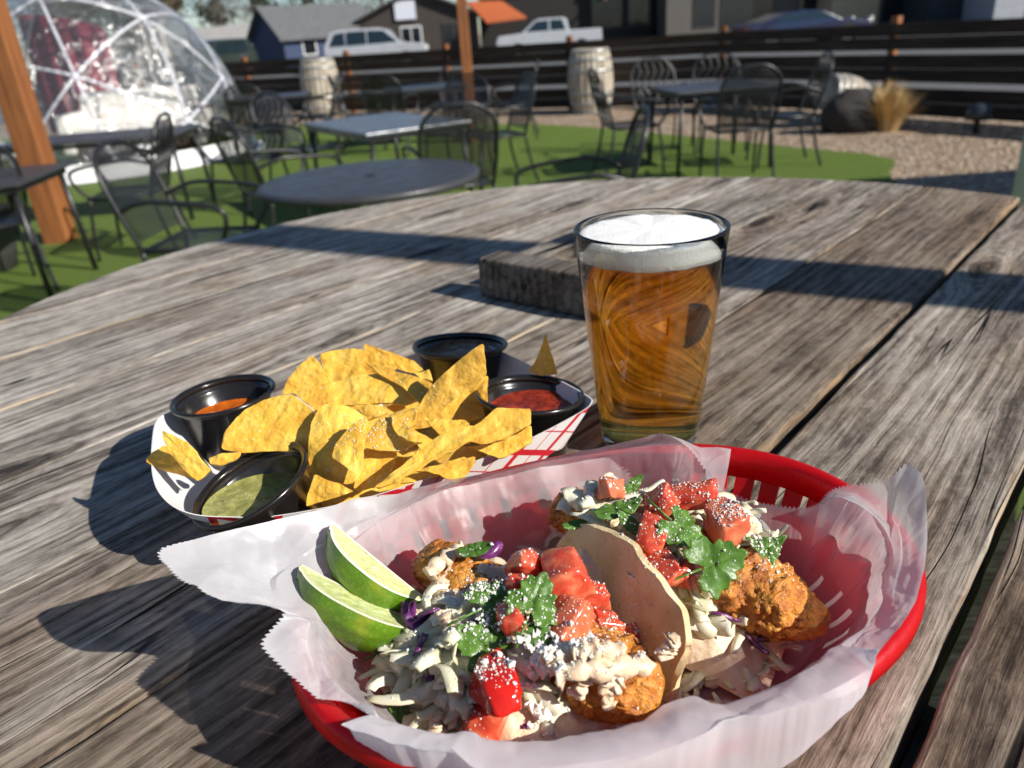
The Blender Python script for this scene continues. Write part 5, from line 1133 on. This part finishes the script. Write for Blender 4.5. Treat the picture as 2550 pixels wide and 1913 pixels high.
# ---------------------------------------------------------------- barrels, grass, rock, lamp
n = NT('silvery_oak'); o_ = n.obj(); ov = n.noise(n.map(o_, (10, 10, 2)), 1., 5, .65)
M_OAK = n.done(n.pbr(n.ramp(ov, [(.3, (.22, .18, .13)), (.55, (.44, .385, .30)), (.75, (.58, .53, .44))]), .7, n.bump(ov, .3, .004)))
M_HOOP = simple('galvanised_hoop', (.42, .42, .40), .4, .2, 12, Metallic=.6)
def barrel(x, y, label, tilt=None, h=.95, r=.36):
    t = thing('wine_barrel', label, 'barrel', (x, y, 0), 0, 'wine barrels'); R = lambda u: r*(.80+.20*math.sin(math.pi*u)**.9) if 0 < u < 1 else r*.80
    NSV = 22
    for k in range(NSV):
        a0, a1 = 2*math.pi*(k+.03)/NSV, 2*math.pi*(k+.97)/NSV; rows = []
        for i in range(9):
            u = i/8; rr = R(u); rows.append([Vector((rr*math.cos(a), rr*math.sin(a), u*h)) for a in (a0, (a0+a1)/2, a1)])
        mk('stave', MB().shell(rows, .026), M_OAK, t)
    mk('head', MB().lathe([(0,h-.03),(r*.80-.02,h-.03),(r*.80-.02,h-.055),(0,h-.055)], 40), M_OAK, t)
    for u in (.03, .16, .33, .67, .84, .97):
        z = u*h; mk('hoop', MB().lathe([(R(max(.001,u-.02))+.001,z-.02),(R(max(.001,u-.02))+.005,z-.02),(R(min(.999,u+.02))+.005,z+.02),(R(min(.999,u+.02))+.001,z+.02)], 48, closed=True), M_HOOP, t)
    if tilt: t.rotation_euler = tilt[0]; t.location = tilt[1]
    return t
barrel(1.60, 13.1, 'upright silvery wine barrel by the fence right of the middle post')
barrel(-3.30, 16.2, 'upright pale wine barrel by the fence beside the dome', None, 1.05, .38)
barrel(0,0,'tipped wine barrel lying behind the dried grass clump', ((0, rad(74), rad(200)), (4.45, 9.7, .24)), .58, .24)
n = NT('straw_grass'); o_ = n.obj()
M_STRAW = n.done(n.pbr(n.mix(n.noise(o_, 12, 3), (.42, .27, .10), (.66, .48, .22)), .6))
def grass_clump(x, y, h, count, label):
    rg = random.Random(4); m = MB()
    for _ in range(count):
        a = rg.uniform(0, 6.28); b = rg.uniform(0, .12); lean = rg.uniform(.02, .75)*h; hh = h*rg.uniform(.55, 1.1)*(1-.25*lean/h)
        p0 = Vector((b*math.cos(a), b*math.sin(a), 0)); s_ = Vector((-math.sin(a), math.cos(a), 0))*.006; pts = []
        for t in (0, .35, .7, 1): pts.append(p0 + Vector((math.cos(a)*lean*t**1.7, math.sin(a)*lean*t**1.7, hh*(t-.18*t*t*lean/h))))
        vs = []
        for i, p in enumerate(pts[:-1]): vs += [p-s_*(1-i*.2), p+s_*(1-i*.2)]
        vs.append(pts[-1]); m.add(vs, [(0,1,3,2),(2,3,5,4),(4,5,6)])
    m.v = [v + Vector((x, y, 0)) for v in m.v]
    return one('grass_clump', m, M_STRAW, label, 'grass clump', smooth=False, loc=(x, y, 0))
grass_clump(4.38, 8.86, .54, 900, 'dried straw-coloured grass clump by the fence at right')
M_ROCK = simple('dark_rock', (.030, .026, .024), .85, .4, 6, .6, .02)
m = MB(); m.sphere((4.02, 9.0, .16), (.30, .22, .30), 24, 14, lambda q, p: q*(1+.22*fbm(p, 1.6, 3)))
one('boulder', m, M_ROCK, 'dark boulder left of the dried grass clump', 'boulder')
lm = thing('garden_lamp', 'small dark dome shaped garden lamp on the gravel at far right', 'lamp', (5.02, 8.25, 0))
mk('stem', MB().tube([(0,0,0),(0,0,.14)], .03, 10), M_IRON, lm)
mk('lamp_hood', MB().lathe([(0,.30),(.06,.29),(.105,.255),(.125,.20),(.12,.15),(.10,.13),(0,.13)], 28), simple('lamp_bronze', (.035, .04, .045), .25, .2, 10), lm)
PX_ = (2.0360,3.0000,0.6557)[0] + .045
timber = MB().tube([(PX_, 3.0, 0), (PX_, 3.0, .94), (PX_, 3.0, .96)], [.055, .055, .045], 14)
one('garden_stake', timber, simple('pale_beige_paint', (.55, .50, .38), .6), 'pale beige round post at the extreme right edge beyond the table', 'post', loc=(PX_, 3.0, 0))
n = NT('stone_pot'); M_POT = simple('stone_pot', (.06, .058, .055), .8, .3, 14, .4, .01)
one('planter_pot', MB().lathe([(0,.02),(.20,.02),(.26,.30),(.29,.42),(.27,.43),(.24,.36),(0,.34)], 32, (-3.62,5.35,.0)), M_POT, 'dark grey planter pot at the foot of the left cedar post', 'pot')

# ---------------------------------------------------------------- canopy added out of view, right of the frame, to shade the gravel
cn = thing('added_shade_canopy', 'flat timber canopy added out of view to shade the gravel at right', 'canopy', (7.2, 3.1, 0))
mk('roof_panel', MB().box((0,0,2.62), (3.8,2.1,.06)), M_CEDAR, cn, smooth=False)
for sx in (-1, 1):
    for sy in (-1, 1): mk('post', MB().box((sx*1.8, sy*.95, 1.29), (.1,.1,2.58)), M_CEDAR, cn, smooth=False)

# ---------------------------------------------------------------- clear geodesic dome
DC = Vector((-5.38, 11.2, 0)); DRX, DRZ = 1.98, 2.2
M_STRUT = simple('white_plastic_tube', (.72, .72, .76), .3, .05, 20)
n = NT('clear_vinyl'); o_ = n.obj()
wr = n.noise(o_, 4.5, 3, .5, 1.2); wb = n.bump(n.ma('ADD', wr, n.ma('MULTIPLY', n.noise(o_, 15, 3, .6), .14)), .9, .11)
fz = n.n('LayerWeight', {'Blend': .28, 'Normal': wb}, 'Fresnel')
vin = n.mixs(n.mr(fz, 0., 1., .07, .75), n.n('BsdfTransparent', {'Color': (.95, .95, .97, 1)}), n.n('BsdfGlossy', {'Color': (1,1,1,1), 'Roughness': .14, 'Normal': wb}))
M_VINYL = n.done(n.mixs(.03, vin, n.n('BsdfDiffuse', {'Color': (.85, .84, .88, 1)})))
M_SKIRT = simple('white_skirt_vinyl', (.78, .78, .77), .45, .06, 6, .2, .02)
dome = thing('garden_dome', 'clear geodesic igloo dome with white struts and white skirt', 'dome', (DC.x, DC.y, .018))
bm = bmesh.new(); bmesh.ops.create_icosphere(bm, subdivisions=2, radius=1.0, matrix=Matrix.Rotation(rad(31.717), 4, 'X') @ Matrix.Rotation(0, 4, 'Z'))
bm.verts.ensure_lookup_table(); bm.faces.ensure_lookup_table()
RZ_ = Matrix.Rotation(rad(12), 3, 'Z')
low = -.06
def dpt(v): 
    p = RZ_ @ v.co; z = max(p.z, 0.0); s_ = math.sqrt(max(0, 1-z*z))/max(1e-6, math.hypot(p.x, p.y)); return Vector((p.x*s_*DRX, p.y*s_*DRX, .12 + z*DRZ))
fs_ = [f for f in bm.faces if sum((RZ_ @ v.co).z for v in f.verts)/3 > low]
ed = {e for f in fs_ for e in f.edges}
for f in fs_:
    P = [dpt(v)*1.012 for v in f.verts]
    if (P[1]-P[0]).cross(P[2]-P[0]).length < .02: continue
    # each panel sags a little between its struts
    m = MB(); K = 6; idx = {}; c_ = (P[0]+P[1]+P[2])/3; nn = c_.normalized(); vs = []
    for i in range(K+1):
        for j in range(K+1-i):
            a, b = i/K, j/K; c = 1-a-b; idx[i, j] = len(vs); q = P[0]*c + P[1]*a + P[2]*b
            z_ = max(0., (q.z-.12)/DRZ); rr_ = math.hypot(q.x, q.y)/DRX; ln = max(.5, math.sqrt(z_*z_+rr_*rr_)); f_ = lerp(1., 1.014/ln, .85)
            q = Vector((q.x*f_, q.y*f_, .12+(q.z-.12)*f_)); vs.append(q - nn*(.012*fbm(q, 5, 3)*min(1, 27*a*b*c)))
    fc2 = []
    for i in range(K):
        for j in range(K-i):
            fc2.append((idx[i,j], idx[i+1,j], idx[i,j+1]))
            if i+j < K-1: fc2.append((idx[i+1,j], idx[i+1,j+1], idx[i,j+1]))
    m.add(vs, fc2); mk('panel', m, M_VINYL, dome)
for e in ed:
    a, b = dpt(e.verts[0]), dpt(e.verts[1])
    if (a-b).length < .05: continue
    pts_ = []
    for k in range(7):
        q = lerp(a, b, k/6); z_ = max(0., (q.z-.12)/DRZ); rr_ = math.hypot(q.x, q.y)/DRX; ln = math.sqrt(z_*z_+rr_*rr_); f_ = lerp(1., 1/ln, .8); pts_.append(Vector((q.x*f_, q.y*f_, .12+(q.z-.12)*f_)))
    mk('strut', MB().tube(pts_, .017, 8), M_STRUT, dome)
for v in {v for e in ed for v in e.verts}: mk('joint', MB().sphere(dpt(v), .036, 10, 6), M_STRUT, dome)
bm.free()
sk = MB(); rows = []
for (r, z) in ((DRX+.02, .20), (DRX+.035, .12), (DRX+.06, .03), (DRX+.14, .006)):
    rows.append([Vector(((r+.02*fbm((math.cos(2*math.pi*k/72)*3, math.sin(2*math.pi*k/72)*3, z), 2., 2))*math.cos(2*math.pi*k/72), (r+.02*fbm((math.cos(2*math.pi*k/72)*3, math.sin(2*math.pi*k/72)*3, z), 2., 2))*math.sin(2*math.pi*k/72), z)) for k in range(72)])
sk.grid(rows, True); mk('skirt', sk, M_SKIRT, dome)
# what stands inside it
M_CUSH = simple('cream_cushion', (.72, .68, .60), .8, .06, 10, .3, .02)
M_BURG = simple('burgundy_cloth', (.22, .022, .04), .8, .2, 6, .3, .02)
so = thing('outdoor_sofa', 'cream cushioned sofa inside the clear dome', 'sofa', (-4.75, 11.0, .018), rad(8))
for nm, c, s_ in (('seat_cushion', (0,0,.38), (1.5,.72,.20)), ('back_cushion', (0,.36,.66), (1.5,.20,.46)), ('arm', (-.82,0,.42), (.16,.8,.5)), ('arm', (.82,0,.42), (.16,.8,.5)), ('base', (0,0,.16), (1.5,.7,.24))):
    bev(mk(nm, MB().box(c, s_), M_CUSH if nm != 'base' else M_FENCE, so, smooth=False), .05, 4)
cu = MB(); rows = []
for z in (.35, .8, 1.3, 1.7, 1.95): rows.append([(-6.6+1.3*k/24, 12.25-.35*math.sin(k/24*2.2)+.05*math.sin(k*1.3), z - .25*(k/24)**2*(z/1.95)) for k in range(25)])
cu.shell(rows, .01); one('hanging_drape', cu, M_BURG, 'burgundy cloth drape hanging inside the clear dome', 'drape')
cu = MB(); rows = []
for z in (.3, .8, 1.3, 1.75): rows.append([(-5.05+.42*k/12, 12.35+.04*math.sin(k*1.7), z) for k in range(13)])
cu.shell(rows, .01); one('hanging_drape', cu, M_CUSH, 'pale cloth drape hanging beside the burgundy one in the dome', 'drape')


# ---------------------------------------------------------------- buildings across the car park
def siding(name, col, per=.18):
    n = NT(name); o = n.obj(); z = n.sep(o)[2]
    fr = n.ma('FRACT', n.ma('DIVIDE', z, per)); q = n.noise(o, 2.5, 5, .65)
    c = n.mix(q, tuple(k*.82 for k in col), tuple(min(1, k*1.15) for k in col)); c = n.mix(n.mr(fr, 0., .08, .6, 0.), c, tuple(k*.3 for k in col))
    return n.done(n.pbr(c, .75, n.bump(fr, .4, .02)))
M_WIN = simple('dark_window_glass', (.012, .015, .02), .08, .3, 2, Specular_IOR_Level=.6)
M_TRIM = simple('white_trim', (.70, .70, .68), .6)
M_DTRIM = simple('dark_trim', (.05, .045, .042), .7)
def shingles(name, col):
    n = NT(name); o = n.obj(); b = n.n('TexBrick', {'Vector': o, 'Scale': 3., 'Color1': (*[k*.8 for k in col], 1), 'Color2': (*[k*1.15 for k in col], 1), 'Mortar': (*[k*.5 for k in col], 1)})
    return n.done(n.pbr(b, .9, n.bump(n.noise(o, 30, 4), .4, .02)))
def house(name, label, x0, x1, y, depth, eave, ridge, wmat, rmat, axis='x', wins=(), rz=0, over=.35, cat='building'):
    """ridge along x (axis 'x') or gable end facing the camera (axis 'y'); wins: (x, z, w, h) on the front wall"""
    t = thing(name, label, cat, ((x0+x1)/2, y, 0), rz); hw = (x1-x0)/2; m = MB(); D_ = depth
    if axis == 'x':
        m.add([(-hw,0,0),(hw,0,0),(hw,D_,0),(-hw,D_,0),(-hw,0,eave),(hw,0,eave),(hw,D_,eave),(-hw,D_,eave),(-hw,D_/2,ridge),(hw,D_/2,ridge)], [(0,1,5,4),(1,2,6,9,5),(2,3,7,6),(3,0,4,8,7)])
        s_ = (ridge-eave)/(D_/2); r = MB(); o = over; up = .05
        A = [(-hw-o,-o,eave-o*s_+up),(hw+o,-o,eave-o*s_+up),(hw+o,D_/2,ridge+up),(-hw-o,D_/2,ridge+up)]; B = [(-hw-o,D_+o,eave-o*s_+up),(-hw-o,D_/2,ridge+up),(hw+o,D_/2,ridge+up),(hw+o,D_+o,eave-o*s_+up)]
    else:
        m.add([(-hw,0,0),(hw,0,0),(hw,D_,0),(-hw,D_,0),(-hw,0,eave),(hw,0,eave),(hw,D_,eave),(-hw,D_,eave),(0,0,ridge),(0,D_,ridge)], [(0,1,5,8,4),(1,2,6,5),(2,3,7,9,6),(3,0,4,7)])
        s_ = (ridge-eave)/hw; r = MB(); o = over; up = .05
        A = [(-hw-o,-o,eave-o*s_+up),(0,-o,ridge+up),(0,D_+o,ridge+up),(-hw-o,D_+o,eave-o*s_+up)]; B = [(hw+o,-o,eave-o*s_+up),(hw+o,D_+o,eave-o*s_+up),(0,D_+o,ridge+up),(0,-o,ridge+up)]
    mk('wall', m, wmat, t, smooth=False)
    for q in (A, B):
        q = [Vector(p) for p in q]; lo = [p-Vector((0,0,.14)) for p in q]
        mk('roof', MB().add(q+lo, [(0,1,2,3),(7,6,5,4),(0,4,5,1),(1,5,6,2),(2,6,7,3),(3,7,4,0)]), rmat, t, smooth=False)
    for (wx, wz, ww, wh, tm) in wins:
        wo_ = mk('window', MB().box((wx,-.03,wz), (ww+.16,.06,wh+.16)), tm, t, smooth=False)
        mk('pane', MB().box((wx,-.063,wz), (ww,.02,wh)), M_WIN, wo_, smooth=False)
        if ww > .9: mk('mullion', MB().box((wx,-.08,wz), (.06,.02,wh)), tm, wo_, smooth=False)
    return t
def block(name, label, x0, x1, y, depth, h, wmat, wins=(), cat='building'):
    t = thing(name, label, cat, ((x0+x1)/2, y, 0)); hw = (x1-x0)/2
    mk('wall', MB().bb(-hw,hw,0,depth,0,h), wmat, t, smooth=False)
    mk('parapet', MB().bb(-hw-.08,hw+.08,-.08,depth+.08,h,h+.2), M_DTRIM, t, smooth=False)
    for (wx, wz, ww, wh, tm) in wins:
        wo_ = mk('window', MB().box((wx,-.03,wz), (ww+.16,.06,wh+.16)), tm, t, smooth=False); mk('pane', MB().box((wx,-.063,wz), (ww,.02,wh)), M_WIN, wo_, smooth=False)
    return t
S_BROWN = siding('dark_brown_siding', (.055, .042, .034)); S_TAUPE = siding('taupe_siding', (.11, .098, .085)); S_BLUE = siding('blue_siding', (.035, .055, .12)); S_PALE = siding('pale_grey_siding', (.33, .34, .37), .4)
S_TAN = siding('tan_stucco', (.48, .37, .22), 1.5); S_NAVY = siding('dark_slate_siding', (.028, .032, .04)); S_BLACK = siding('near_black_timber', (.016, .013, .011)); S_WHITE = siding('cream_siding', (.45, .43, .40))
R_GREY = shingles('grey_shingle', (.13, .135, .14)); R_PALE = shingles('pale_roof', (.40, .38, .36)); R_DARK = shingles('dark_roof', (.045, .04, .038)); R_RED = shingles('brown_red_roof', (.16, .06, .04))
house('house', 'pale roofed low house beyond the car park, right of the tall tree', -21.0, -14.6, 58, 7, 1.7, 2.85, S_WHITE, R_PALE, 'x')
house('house', 'blue gabled house with grey shingle roof', -12.9, -6.4, 53, 4.6, 1.9, 3.55, S_BLUE, R_GREY, 'x', wins=((-1.6,1.2,.8,.9,M_TRIM),), rz=rad(38))
bh = house('brown_shop', 'dark brown gabled shop with a white sign', -6.8, -.5, 46, 10, 2.3, 3.6, S_BROWN, R_DARK, 'y', wins=((-.4,1.3,1.0,.9,M_TRIM), (1.9,1.3,1.0,1.0,M_DTRIM)))
mk('sign_board', MB().box((-.6,-.10,2.6), (1.1,.08,.9)), simple('white_sign', (.66, .68, .74), .5), bh, smooth=False)
bl = block('dark_timber_hall', 'near-black timber hall with an orange awning', -.3, 9.2, 46.5, 9, 6.5, S_BLACK, wins=((2.2,1.9,1.6,1.7,M_DTRIM), (4.0,1.9,1.2,1.7,M_DTRIM)))
aw = MB(); aw.add([(-5.4,-.05,2.80),(-3.5,-.05,2.75),(-2.3,-2.0,1.85),(-4.4,-2.2,1.75),(-5.4,-.05,2.70),(-3.5,-.05,2.65),(-2.3,-2.0,1.75),(-4.4,-2.2,1.65)], [(0,3,2,1),(4,5,6,7),(0,1,5,4),(1,2,6,5),(2,3,7,6),(3,0,4,7)])
mk('awning', aw, simple('orange_awning', (.42, .10, .03), .7, .1, 4), bl, smooth=False)
mk('upper_wall', MB().box((-3.6,-.06,3.6), (2.6,.1,1.4)), S_TAN, bl, smooth=False)
mk('brace', MB().tube([(1.9,-1.4,2.4),(3.4,-1.0,3.9)], .09, 4), M_CEDAR, bl, smooth=False)
block('taupe_shop', 'taupe sided shop with large dark windows', 9.4, 18.6, 44, 8, 5.5, S_TAUPE, wins=((-2.6,1.75,1.0,1.9,M_DTRIM), (-.4,1.75,2.6,2.2,M_DTRIM), (2.9,1.75,1.2,2.2,M_DTRIM)))
block('stone_annex', 'tan walled annex between the taupe shop and the grey shed', 17.2, 22.0, 42, 6, 5.0, S_TAN, wins=((.6,1.5,1.1,2.2,M_DTRIM), (1.9,1.4,.7,1.9,M_DTRIM)))
block('slate_annex', 'narrow dark slate coloured building beside the tan annex', 20.8, 23.6, 39.5, 6, 5.0, S_NAVY)
block('metal_shed', 'pale grey metal building with a white framed window', 22.4, 29.4, 37, 7, 4.5, S_PALE, wins=((1.7,2.3,.9,1.1,M_TRIM), (-1.5,1.2,.9,2.3,M_DTRIM)))
house('lodge', 'red-brown roofed lodge at the far right edge', 29.5, 44, 39, 9, 2.2, 5.2, S_TAUPE, R_RED, 'x')

# ---------------------------------------------------------------- parked vehicles
M_WHITEP = simple('white_car_paint', (.38, .39, .41), .3, .08, 2, Coat_Weight=.5)
M_GREENP = simple('dark_green_car_paint', (.022, .032, .026), .25, .1, 2, Coat_Weight=.6)
M_NAVYP = simple('navy_car_paint', (.012, .016, .05), .2, .1, 2, Coat_Weight=.8)
M_TYRE = simple('tyre_rubber', (.02, .02, .02), .85); M_RIM = simple('alloy_rim', (.45, .45, .46), .3, Metallic=.8)
M_CARWIN = simple('car_window_glass', (.012, .022, .028), .06, .2, 1, Specular_IOR_Level=.7); M_LAMPG = simple('lamp_lens', (.75, .72, .65), .15)
def vehicle(name, label, loc, rz, paint, prof, glass, L, W, bed=None, group='cars parked beyond the fence'):
    """prof: side outline (x, z, half width factor) of the body with cabin; glass: side window polygons"""
    t = thing(name, label, 'car', loc, rz, group); rows = []
    up = [(x, z) for x, z in prof]; m = MB()
    zc = [z for _, z in up]; hw = lambda z: W/2*(1 if z < 1.0 else 1-.20*(z-1.0))
    n_ = len(up); vs = [(x, -hw(z), z) for x, z in up] + [(x, hw(z), z) for x, z in up]
    m.add(vs, [tuple(range(n_)), tuple(range(n_, 2*n_))[::-1]] + [(i, n_+i, n_+(i+1) % n_, (i+1) % n_) for i in range(n_)])
    bo = mk('body', m, paint, t, smooth=False); bev(bo, .05, 3)
    for poly in glass:
        for s_ in (-1, 1):
            q = [Vector((x, s_*(hw(z)+.004), z)) for x, z in poly]
            k = len(q); g = MB().add(q + [p - Vector((0, s_*.02, 0)) for p in q], [tuple(range(k)) if s_ < 0 else tuple(range(k))[::-1]] + [(i, (i+1) % k, k+(i+1) % k, k+i) for i in range(k)]); mk('side_window', g, M_CARWIN, t, smooth=False)
    for x in (-L*.30, L*.31):
        for s_ in (-1, 1):
            wh = mk('wheel', MB().tube([(x, s_*(W/2-.22), .36), (x, s_*(W/2+.01), .36)], .36, 22), M_TYRE, t, smooth=False)
            mk('rim', MB().tube([(x, s_*(W/2+.0), .36), (x, s_*(W/2+.02), .36)], .22, 16), M_RIM, wh, smooth=False)
    for s_ in (-1, 1): mk('headlight', MB().box((-L/2+.02, s_*W*.36, .80), (.08,.32,.16)), M_LAMPG, t, smooth=False)
    return t
def windscreen(t, a, b, W):
    (x0, z0), (x1, z1) = a, b; d = Vector((-(z1-z0), 0, x1-x0)).normalized()*(.012 if x1 > x0 else -.012)
    if d.z < 0: d = -d
    q = [Vector((x0,-W*.42,z0)), Vector((x0,W*.42,z0)), Vector((x1,W*.37,z1)), Vector((x1,-W*.37,z1))]
    q = [p+d for p in q]; mk('windscreen', MB().add(q+[p-d*1.5 for p in q], [(0,1,2,3),(7,6,5,4),(0,4,5,1),(1,5,6,2),(2,6,7,3),(3,7,4,0)]), M_CARWIN, t, smooth=False)
SUV = [(-2.3,.35),(-2.32,.75),(-2.2,.98),(-1.25,1.08),(-.55,1.66),(-.2,1.76),(1.6,1.76),(2.0,1.68),(2.3,1.08),(2.34,.6),(2.25,.35)]
v = vehicle('sport_utility_car', 'white sport utility car parked before the brown shop', (-5.1, 39.3, .02), rad(180), M_WHITEP, SUV, [[(-1.05,1.12),(-.45,1.62),(.28,1.66),(.28,1.12)],[(.36,1.12),(.36,1.66),(1.25,1.66),(1.25,1.12)],[(1.33,1.12),(1.33,1.66),(1.8,1.60),(2.05,1.12)]], 4.6, 1.86)
windscreen(v, (-1.22,1.11), (-.58,1.64), 1.8); windscreen(v, (2.28,1.12), (2.03,1.64), 1.8)
PK = [(-2.75,.42),(-2.78,.85),(-2.65,1.08),(-1.45,1.16),(-.75,1.70),(-.45,1.80),(.75,1.80),(.98,1.72),(1.08,1.16),(2.78,1.16),(2.80,.5),(2.7,.42)]
v = PT = vehicle('pickup_truck', 'white pickup truck parked beside the orange awning', (3.3, 42.0, .02), 0, M_WHITEP, PK, [[(-1.2,1.2),(-.65,1.67),(0,1.71),(0,1.2)],[(.09,1.2),(.09,1.71),(.72,1.70),(.9,1.2)]], 5.5, 1.95)
windscreen(v, (-1.42,1.19), (-.78,1.68), 1.9); windscreen(v, (1.07,1.2), (.99,1.70), 1.9)
v = vehicle('green_offroad_car', 'dark green off-road car parked behind the dome', (-12.9, 39.5, .02), rad(70), M_GREENP, SUV, [[(-1.05,1.12),(-.45,1.62),(.28,1.66),(.28,1.12)],[(.36,1.12),(.36,1.66),(1.6,1.66),(1.9,1.12)]], 4.6, 1.86)
windscreen(v, (-1.22,1.11), (-.58,1.64), 1.8)
SED = [(-2.2,.3),(-2.25,.6),(-2.1,.78),(-1.1,.88),(-.4,1.18),(.3,1.22),(.9,1.16),(1.7,.92),(2.2,.86),(2.25,.5),(2.2,.3)]
v = vehicle('low_coupe', 'low navy coupe parked before the taupe shop', (11.2, 30.0, .02), rad(184), M_NAVYP, SED, [[(-.9,.92),(-.35,1.14),(.2,1.17),(.2,.92)],[(.28,.92),(.28,1.17),(.85,1.11),(1.35,.92)]], 4.5, 1.8)
windscreen(v, (-1.07,.90), (-.43,1.16), 1.7)

PT.scale = (.92, .92, .92); PT.location = (3.0, 41.5, .02)
# ---------------------------------------------------------------- trees
M_BARK = simple('bark', (.07, .05, .038), .9, .3, 8, .6, .02)
def foliage(name, c1, c2):
    n = NT(name); o = n.obj(); q = n.noise(o, 1.6, 4, .6)
    return n.done(n.mixs(.2, n.pbr(n.mix(q, c1, c2), .7), n.n('BsdfTranslucent', {'Color': (*c2, 1)})))
F_BROWN = foliage('dry_conifer_needles', (.05, .042, .022), (.13, .095, .05)); F_PINE = foliage('pine_needles', (.022, .036, .018), (.06, .075, .035)); F_PALE = foliage('bare_twigs', (.10, .085, .07), (.20, .17, .14))
def tree(name, label, x, y, h, rx, mat, seed, kind='cone', n_=3600, base=.12):
    rg = random.Random(seed); t = thing(name, label, 'tree', (x, y, 0), 0, 'trees beyond the car park')
    tr = MB().tube(catmull([(0,0,0),(.1,.05,h*.35),(-.05,0,h*.7),(0,0,h*.97)], 14), [lerp(.22, .03, i/14)*h/9 for i in range(15)], 9)
    for k in range(26):
        z = h*rg.uniform(base+.05, .9); a = rg.uniform(0, 6.28); r = rx*(1-z/h*.9 if kind == 'cone' else .75)*rg.uniform(.5, .9)
        tr.tube([(0,0,z), (r*.5*math.cos(a), r*.5*math.sin(a), z+.06*h*rg.uniform(-.3,.6)), (r*math.cos(a), r*math.sin(a), z+.05*h*rg.uniform(-.5,1))], [.05*h/9, .03*h/9, .01*h/9], 5)
    mk('trunk', tr, M_BARK, t)
    cr = MB(); cl = []
    for k in range(90):
        u = rg.random()**.8; z = h*lerp(base, 1.0, u); R = rx*((1-u)**.8 if kind == 'cone' else math.sin(math.pi*min(1, .12+u*.86))**.6)
        a = rg.uniform(0, 6.28); q = R*math.sqrt(rg.uniform(.15, 1)); cl.append((Vector((q*math.cos(a), q*math.sin(a), z)), rx*rg.uniform(.16, .30)))
    for k in range(n_):
        c, s_ = cl[rg.randrange(len(cl))]; p = c + Vector((rg.gauss(0,1), rg.gauss(0,1), rg.gauss(0,.7)))*s_*.6
        Q = Quaternion((rg.gauss(0,1), rg.gauss(0,1), rg.gauss(0,1), rg.gauss(0,1))).normalized(); z_ = rg.uniform(.06, .15)*h/9
        cr.add([p+Q@Vector((-z_,-z_*.5,0)), p+Q@Vector((z_,-z_*.4,0)), p+Q@Vector((z_*.3,z_*.7,z_*.3))], [(0,1,2)])
    mk('crown', cr, mat, t, smooth=False)
tree('conifer_tree', 'large brown-green conifer rising behind the clear dome', -18.9, 44, 11, 3.0, F_BROWN, 1, 'round', 26000, .02)
tree('pine_tree', 'slender dark pine left of the blue gable, nearer the big conifer', -22.5, 72, 12, 2.0, F_PINE, 2)
tree('pine_tree', 'narrow pine showing just above the pale roofed house', -18.8, 74, 11.5, 1.7, F_PINE, 3)
tree('pine_tree', 'pine standing directly behind the blue gable', -15.6, 75, 12, 2.2, F_PINE, 4)
tree('bare_tree', 'bushy grey tree behind the grey roofed house', -12.4, 78, 9, 4.2, F_PALE, 5, 'round')
tree('bare_tree', 'low leafless tree between the pines', -20.5, 70, 5.5, 3.0, F_PALE, 6, 'round')
tree('pine_tree', 'broad pine seen over the grey roof left of the brown shop', -9.5, 80, 9.5, 4.0, F_PINE, 7, 'round')
tree('pine_tree', 'dark pine behind the dome at the far left', -34, 70, 12, 3.5, F_PINE, 8)
